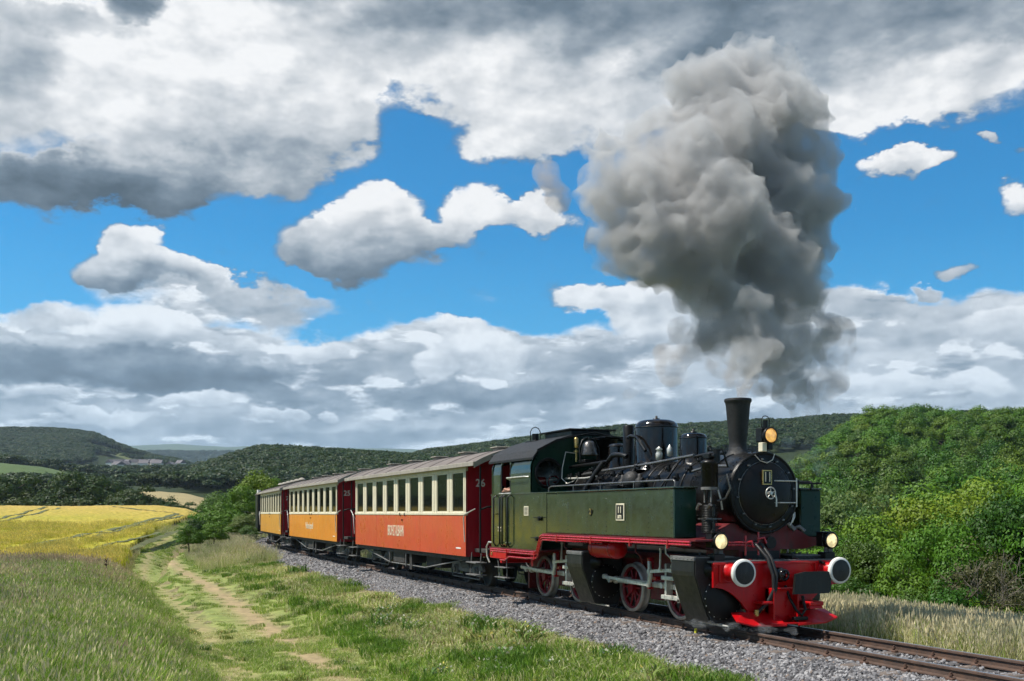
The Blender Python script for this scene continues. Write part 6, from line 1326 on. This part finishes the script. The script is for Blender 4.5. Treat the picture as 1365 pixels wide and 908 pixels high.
    # lettering and small marks on the near side
    if word: text(word, wfont, M['cream'], C, (-.55 if wfont > .36 else -.2, -1.3025, 1.17), '-y', sx=.50 if wfont > .36 else .8, bold=.004)
    m = MB(); m.box(4.35, 4.68, -1.303, -1.3, .86, .89); part('data_mark', m, 'white')
    m = MB(); m.box(-.12, -.06, -1.325, -1.3, 1.58, 1.66, .004); m.box(.30, .36, -1.325, -1.3, 1.58, 1.66, .004); m.cyl((.1, -1.3, 1.47), (.1, -1.33, 1.47), .022, n=8); part('lamp_iron', m, 'black')
    return C
build_car(26.4, 'orange red passenger carriage numbered 26 coupled behind the locomotive', 'orangered', '26', 'BROHLTALBAHN', .40, 'box')
build_car(39.05, 'orange passenger carriage numbered 25 in the middle of the train', 'orange', '25', 'Vulkan-Expreß', .34, 'box')
build_car(51.75, 'weathered ochre passenger carriage third behind the locomotive', 'ochre', '21', None, .3, 'mushroom')
def build_van():
    (xa, ya), _ = track_pt(60.6); (xb, yb), _ = track_pt(66.2); ang = math.atan2(ya - yb, xa - xb)
    C = thing('goods_van', 'dark boxy goods van at the tail of the train, seen almost end on', 'railway wagon', ((xa + xb) / 2, (ya + yb) / 2, 0), ang)
    def part(name, m, mat, parent=C): return obj(name, m, M[mat], parent)
    m = MB(); m.box(-3.4, 3.4, -1.30, 1.30, .72, 2.78, .02); bd = part('body', m, 'soot')
    for i in range(14):
        for sd in (-1, 1): m = MB(); xx = -3.36 + i * .483; m.box(xx, xx + .465, *sorted((sd * 1.30, sd * 1.318)), .76, 2.74, .006); part('plank', m, 'black', bd)
    m = MB(); m.prism([(y_, 2.78 + .30 * (1 - (abs(y_) / 1.36) ** 2.2)) for y_ in np.linspace(-1.36, 1.36, 15)] + [(1.36, 2.74), (-1.36, 2.74)], 'x', -3.5, 3.5); part('roof', m, 'roof')
    m = MB(); m.box(-3.6, 3.6, -1.1, 1.1, .56, .74, .01); part('underframe', m, 'under')
    m = MB(); m.cyl((-3.2, -1.12, 2.9), (-3.2, -1.12, 3.10), .11, n=12); m.box(-3.3, -3.1, -1.25, -1.0, 2.74, 2.9, .01); part('tail_lamp', m, 'white')
    for xx in (-2, 2):
        for sd in (-1, 1): o = obj('wheel', CACHE['bwh'], None, C, (xx, sd * .53, 0)); o.rotation_euler = (0, 0, 0 if sd < 0 else PI)
build_van()

# ------------------------------------------------------------------ the driver leaning at the cab window
def skin_mesh(name, verts, edges, mat, parent, sub=2):
    me = bpy.data.meshes.new(name); me.from_pydata([v[:3] for v in verts], edges, []); me.materials.append(mat); o = obj(name, me, None, parent)
    md = o.modifiers.new('skin', 'SKIN'); md.use_smooth_shade = True
    for i, v in enumerate(verts):
        sv = me.skin_vertices[0].data[i]; r = v[3]; sv.radius = (r, r) if not isinstance(r, tuple) else r; sv.use_root = (i == 0)
    s = o.modifiers.new('sub', 'SUBSURF'); s.levels = sub; s.render_levels = sub; return o
def build_driver():
    x, y = -12 - 7.16, 9.27 - 1.02
    T = thing('person', 'engine driver in dark clothes leaning a bare forearm on the cab window sill', 'person', (x, y, 1.0), 0)
    # local: -y is outwards, +x forward along the engine; feet on the cab floor
    V = [(0, .05, .88, .13), (0, .03, 1.12, .125), (0, -.02, 1.30, .13), (0, -.05, 1.43, .09), (0, -.07, 1.50, .055), (.01, -.09, 1.57, .075), (.02, -.10, 1.65, .088), (.02, -.09, 1.71, .07),
         (.09, .05, .80, .085), (.10, .05, .45, .06), (.10, .05, .08, .045), (.18, .03, .03, .04), (-.09, .05, .80, .085), (-.10, .05, .45, .06), (-.10, .05, .08, .045), (-.02, .03, .03, .04),
         (.17, -.05, 1.40, .06), (.22, -.13, 1.20, .045), (.14, -.22, 1.10, .038), (.02, -.27, 1.09, .026), (-.03, -.285, 1.085, (.036, .018)),
         (-.17, -.03, 1.40, .06), (-.22, -.05, 1.16, .042), (-.16, -.20, 1.10, .035), (-.06, -.26, 1.12, .026), (-.01, -.28, 1.12, (.034, .018)),
         (.02, -.185, 1.635, .018)]
    E = [(0, 1), (1, 2), (2, 3), (3, 4), (4, 5), (5, 6), (6, 7), (0, 8), (8, 9), (9, 10), (10, 11), (0, 12), (12, 13), (13, 14), (14, 15), (2, 16), (16, 17), (17, 18), (18, 19), (19, 20), (2, 21), (21, 22), (22, 23), (23, 24), (24, 25), (6, 26)]
    for b, dx, up in ((20, -1, 0), (25, 1, .0)):
        p = V[b]
        for k, (oy, l) in enumerate(((-.024, .055), (-.008, .066), (.008, .062), (.022, .048))):
            n = len(V); V.append((p[0] + dx * .03, p[1] + oy, p[2] + .004, .009)); V.append((p[0] + dx * (.03 + l * .5), p[1] + oy, p[2] - .004, .008)); V.append((p[0] + dx * (.03 + l * .8), p[1] + oy - .004, p[2] - .022, .007)); E += [(b, n), (n, n + 1), (n + 1, n + 2)]
        n = len(V); V.append((p[0] + dx * .005, p[1] - .035, p[2] + .0, .010)); V.append((p[0] + dx * .035, p[1] - .045, p[2] - .012, .008)); E += [(b, n), (n, n + 1)]
    b = skin_mesh('body', V, E, M['skin'], T)
    g = lambda idx, add: [(V[i][0], V[i][1], V[i][2], V[i][3] + add) for i in idx]
    skin_mesh('jacket', g([0, 1, 2, 3, 16, 17, 21, 22], .022), [(0, 1), (1, 2), (2, 3), (2, 4), (4, 5), (2, 6), (6, 7)], M['cloth'], b)
    skin_mesh('trousers', g([0, 8, 9, 10, 12, 13, 14], .018), [(0, 1), (1, 2), (2, 3), (0, 4), (4, 5), (5, 6)], M['cloth'], b)
    m = MB(); m.lathe([(.105, 0), (.11, .03), (.10, .08), (.06, .11), (.001, .115)], (.02, -.09, 1.68), (0, .1, 1), 20); m.prism([(-.05, -.19), (.09, -.19), (.06, -.27), (-.02, -.27)], 'z', 1.685, 1.695); obj('cap', m, M['cloth'], b)
    m = MB(); m.lathe([(.001, -.12), (.06, -.1), (.094, -.03), (.096, .02), (.09, .05)], (.02, -.07, 1.65), (0, -.25, 1), 18); obj('hair', m, M['hair'], b)
    m = MB()
    for dx in (-.033, .033): m.lathe([(.001, -.012), (.012, 0), (.001, .012)], (.02 + dx, -.178, 1.66), n=8)
    obj('eyes', m, M['white'], b); m = MB(); m.box(-.005, .045, -.182, -.168, 1.585, 1.592, .002); obj('mouth', m, M['darkred'], b)
build_driver()

# yellow plastic marker clipped to the rail foot
m = MB(); p = (-13.25, 8.56, -.20); m.box(p[0] - .015, p[0] + .015, p[1] - .015, p[1] + .015, -.20, -.06, .003); m.box(p[0] - .05, p[0] + .02, p[1] - .05, p[1] - .01, -.21, -.185, .003)
tag(obj('marker_post', m, M['hi']), 'small yellow marker standing in the ballast beside the near rail', 'marker')

# single thistle stalk at the edge of the meadow
def build_thistle():
    X, Y, z, D = hit(142, 776, 0, 12, 100); t = thing('thistle', 'lone dark thistle stalk standing in the meadow beside the path', 'plant', (X, Y, z)); m = MB(); m.tube([(0, 0, -.05), (.02, 0, .5), (0, .02, .9)], [.02, .015, .01], 6)
    r = random.Random(4)
    for i in range(14):
        a = r.uniform(0, 6.28); zz = r.uniform(.3, .9); l = r.uniform(.06, .16); m.tube([(0, 0, zz), (math.cos(a) * l, math.sin(a) * l, zz + l * .6)], [.02, .006], 5)
    obj('stalk', m, paint('thistle_dark', (.08, .05, .04), .9), t)
build_thistle()

# ------------------------------------------------------------------ smoke and steam
def smoke_mat(name, dens, col, noise=None, aniso=.2, absorb=None):
    m, T, out = mat_base(name); v = T.new('ShaderNodeVolumePrincipled'); T.l.new(v.outputs[0], out.inputs['Volume'])
    v.inputs['Color'].default_value = (*col, 1); v.inputs['Anisotropy'].default_value = aniso
    if noise:
        g = T.new('ShaderNodeTexCoord').outputs['Object']; n = T.noise(g, noise[0], 5, .62); T.put(v.inputs['Density'], T.mr(n, noise[1], noise[2], 0, dens))
    else: v.inputs['Density'].default_value = dens
    m.volume_intersection_method = 'ACCURATE' if hasattr(m, 'volume_intersection_method') else None
    return m
def puffs(name, label, L, mat, vox, disp, kind='stuff'):
    bm = bmesh.new(); 
    for (x, y, r, D) in L:
        p = P(x, D, y=y); rr_ = r / F * D; mt = Matrix.Translation(p) @ Matrix.Scale(rr_, 4)
        bmesh.ops.create_icosphere(bm, subdivisions=3, radius=1.0, matrix=mt)
    me = bpy.data.meshes.new(name); bm.to_mesh(me); bm.free(); me.materials.append(mat); o = obj(name, me); o['kind'] = kind; o['label'] = label
    rm = o.modifiers.new('remesh', 'REMESH'); rm.mode = 'VOXEL'; rm.voxel_size = vox; rm.use_smooth_shade = True
    for k, (st, sc, hard) in enumerate(disp):
        tx = bpy.data.textures.new('%s_%d' % (name, k), 'CLOUDS'); tx.noise_scale = sc; tx.noise_depth = 3; tx.noise_type = 'HARD_NOISE' if hard else 'SOFT_NOISE'
        d = o.modifiers.new('displace%d' % k, 'DISPLACE'); d.texture = tx; d.strength = st; d.mid_level = .5; d.texture_coords = 'GLOBAL'
    rm = o.modifiers.new('reclose', 'REMESH'); rm.mode = 'VOXEL'; rm.voxel_size = vox; rm.use_smooth_shade = True
    return o
MAIN = [(990,523,8,15.8),(995,510,12,15.9),(1001,495,18,16.0),(1003,478,30,16.2),(1022,452,44,16.6),(1060,495,38,17.2),(1072,522,26,17.4),(1045,528,22,17),(1062,455,46,17),(1088,478,26,17.5),
        (990,420,56,17),(1050,398,56,17.4),(942,372,66,17),(1012,345,90,17.6),(878,322,76,17),(815,332,42,16.8),(800,275,42,16.8),(838,250,66,17),(905,240,86,17.3),(960,195,84,17.7),
        (1040,275,84,18),(1078,320,42,18),(1080,225,50,18),(1030,160,74,18),(945,120,62,18),(900,112,30,17.8),(990,92,54,18.3),(1042,92,38,18.3),(1015,62,26,18.4),(868,180,48,17.5),(862,235,50,16.6),(960,290,80,16.7),(1000,410,34,16.3),(920,400,30,17),(795,318,36,16.7),(778,262,26,16.8),(815,195,34,17.2),(1100,270,34,18),(1100,330,28,17.9),(840,350,30,16.8),(1060,120,36,18.3),(960,440,34,16.6),(1105,440,26,17.6),(935,430,26,17)]
puffs('smoke_plume', 'towering plume of dense grey smoke from the chimney', MAIN, smoke_mat('smoke', 7.0, (.74, .738, .74), (1.7, .35, .68)), .055, [(.6, .9, False), (.40, .36, True), (.20, .15, True)])
WISP = [(988,528,8,15.75),(992,515,11,15.8),(1000,500,16,15.9),(1012,520,14,16.2),(1030,510,20,16.4),(1080,545,16,17.2),(1060,548,12,17),(1125,470,20,17.5),(1105,465,24,17.5),(882,470,14,16.6),(905,440,18,16.6),(1090,515,22,17.4),(990,520,12,15.9),(996,500,20,16),(975,505,14,16.2),(1118,445,26,17.4),(1110,505,24,17.5),(1140,460,12,17.6),(895,492,24,16.6),(920,470,20,16.6),(838,525,12,16.3),(855,520,9,16.3),(728,232,22,16.8),(745,262,20,16.8),(940,450,22,16.8),(1095,540,16,17.5),(910,500,14,16.4),(960,480,26,16.4)]
puffs('smoke_wisps', 'thin brownish wisps of smoke fraying off the plume', WISP, smoke_mat('thin_smoke', 3.2, (.70, .64, .60), (2.2, .42, .62)), .05, [(.16, .5, False), (.08, .2, True)])
STEAM = [(1060,620,16,17.5),(1080,600,16,18),(1095,625,14,18),(1050,590,12,17.5),(1110,600,10,18),(985,600,9,15.2),(970,600,7,15.2),(1060,650,14,17.8)]
puffs('steam_drift', 'faint bluish steam drifting behind the smokebox and lamp', STEAM, smoke_mat('faint_steam', 1.1, (.93, .95, .97), (3.0, .40, .66), .0), .05, [(.12, .4, False), (.06, .15, True)])
STEAM2 = [(915 + 11 * i, 829 + .9 * i + (i % 3), 5 + (i * 7 % 4), 12.9 - .03 * i) for i in range(14)]
puffs('drain_steam', 'low white steam curling along the rail from the cylinder drains', STEAM2, smoke_mat('white_steam', 1.8, (.95, .96, .97), (9.0, .40, .62), .0), .02, [(.07, .12, False), (.03, .05, True)])

# ------------------------------------------------------------------ haze
def build_haze():
    m, T, out = mat_base('haze'); v = T.new('ShaderNodeVolumePrincipled'); T.l.new(v.outputs[0], out.inputs['Volume'])
    v.inputs['Color'].default_value = (.62, .80, 1.0, 1); v.inputs['Density'].default_value = HAZE; v.inputs['Anisotropy'].default_value = .2
    b = MB(); b.box(-16000, 16000, -16000, 16000, -60, 640); o = obj('haze', b, m); o['kind'] = 'stuff'; o['label'] = 'pale blue air between the near ground and the far hills'
HAZE = 7.0e-5
build_haze()
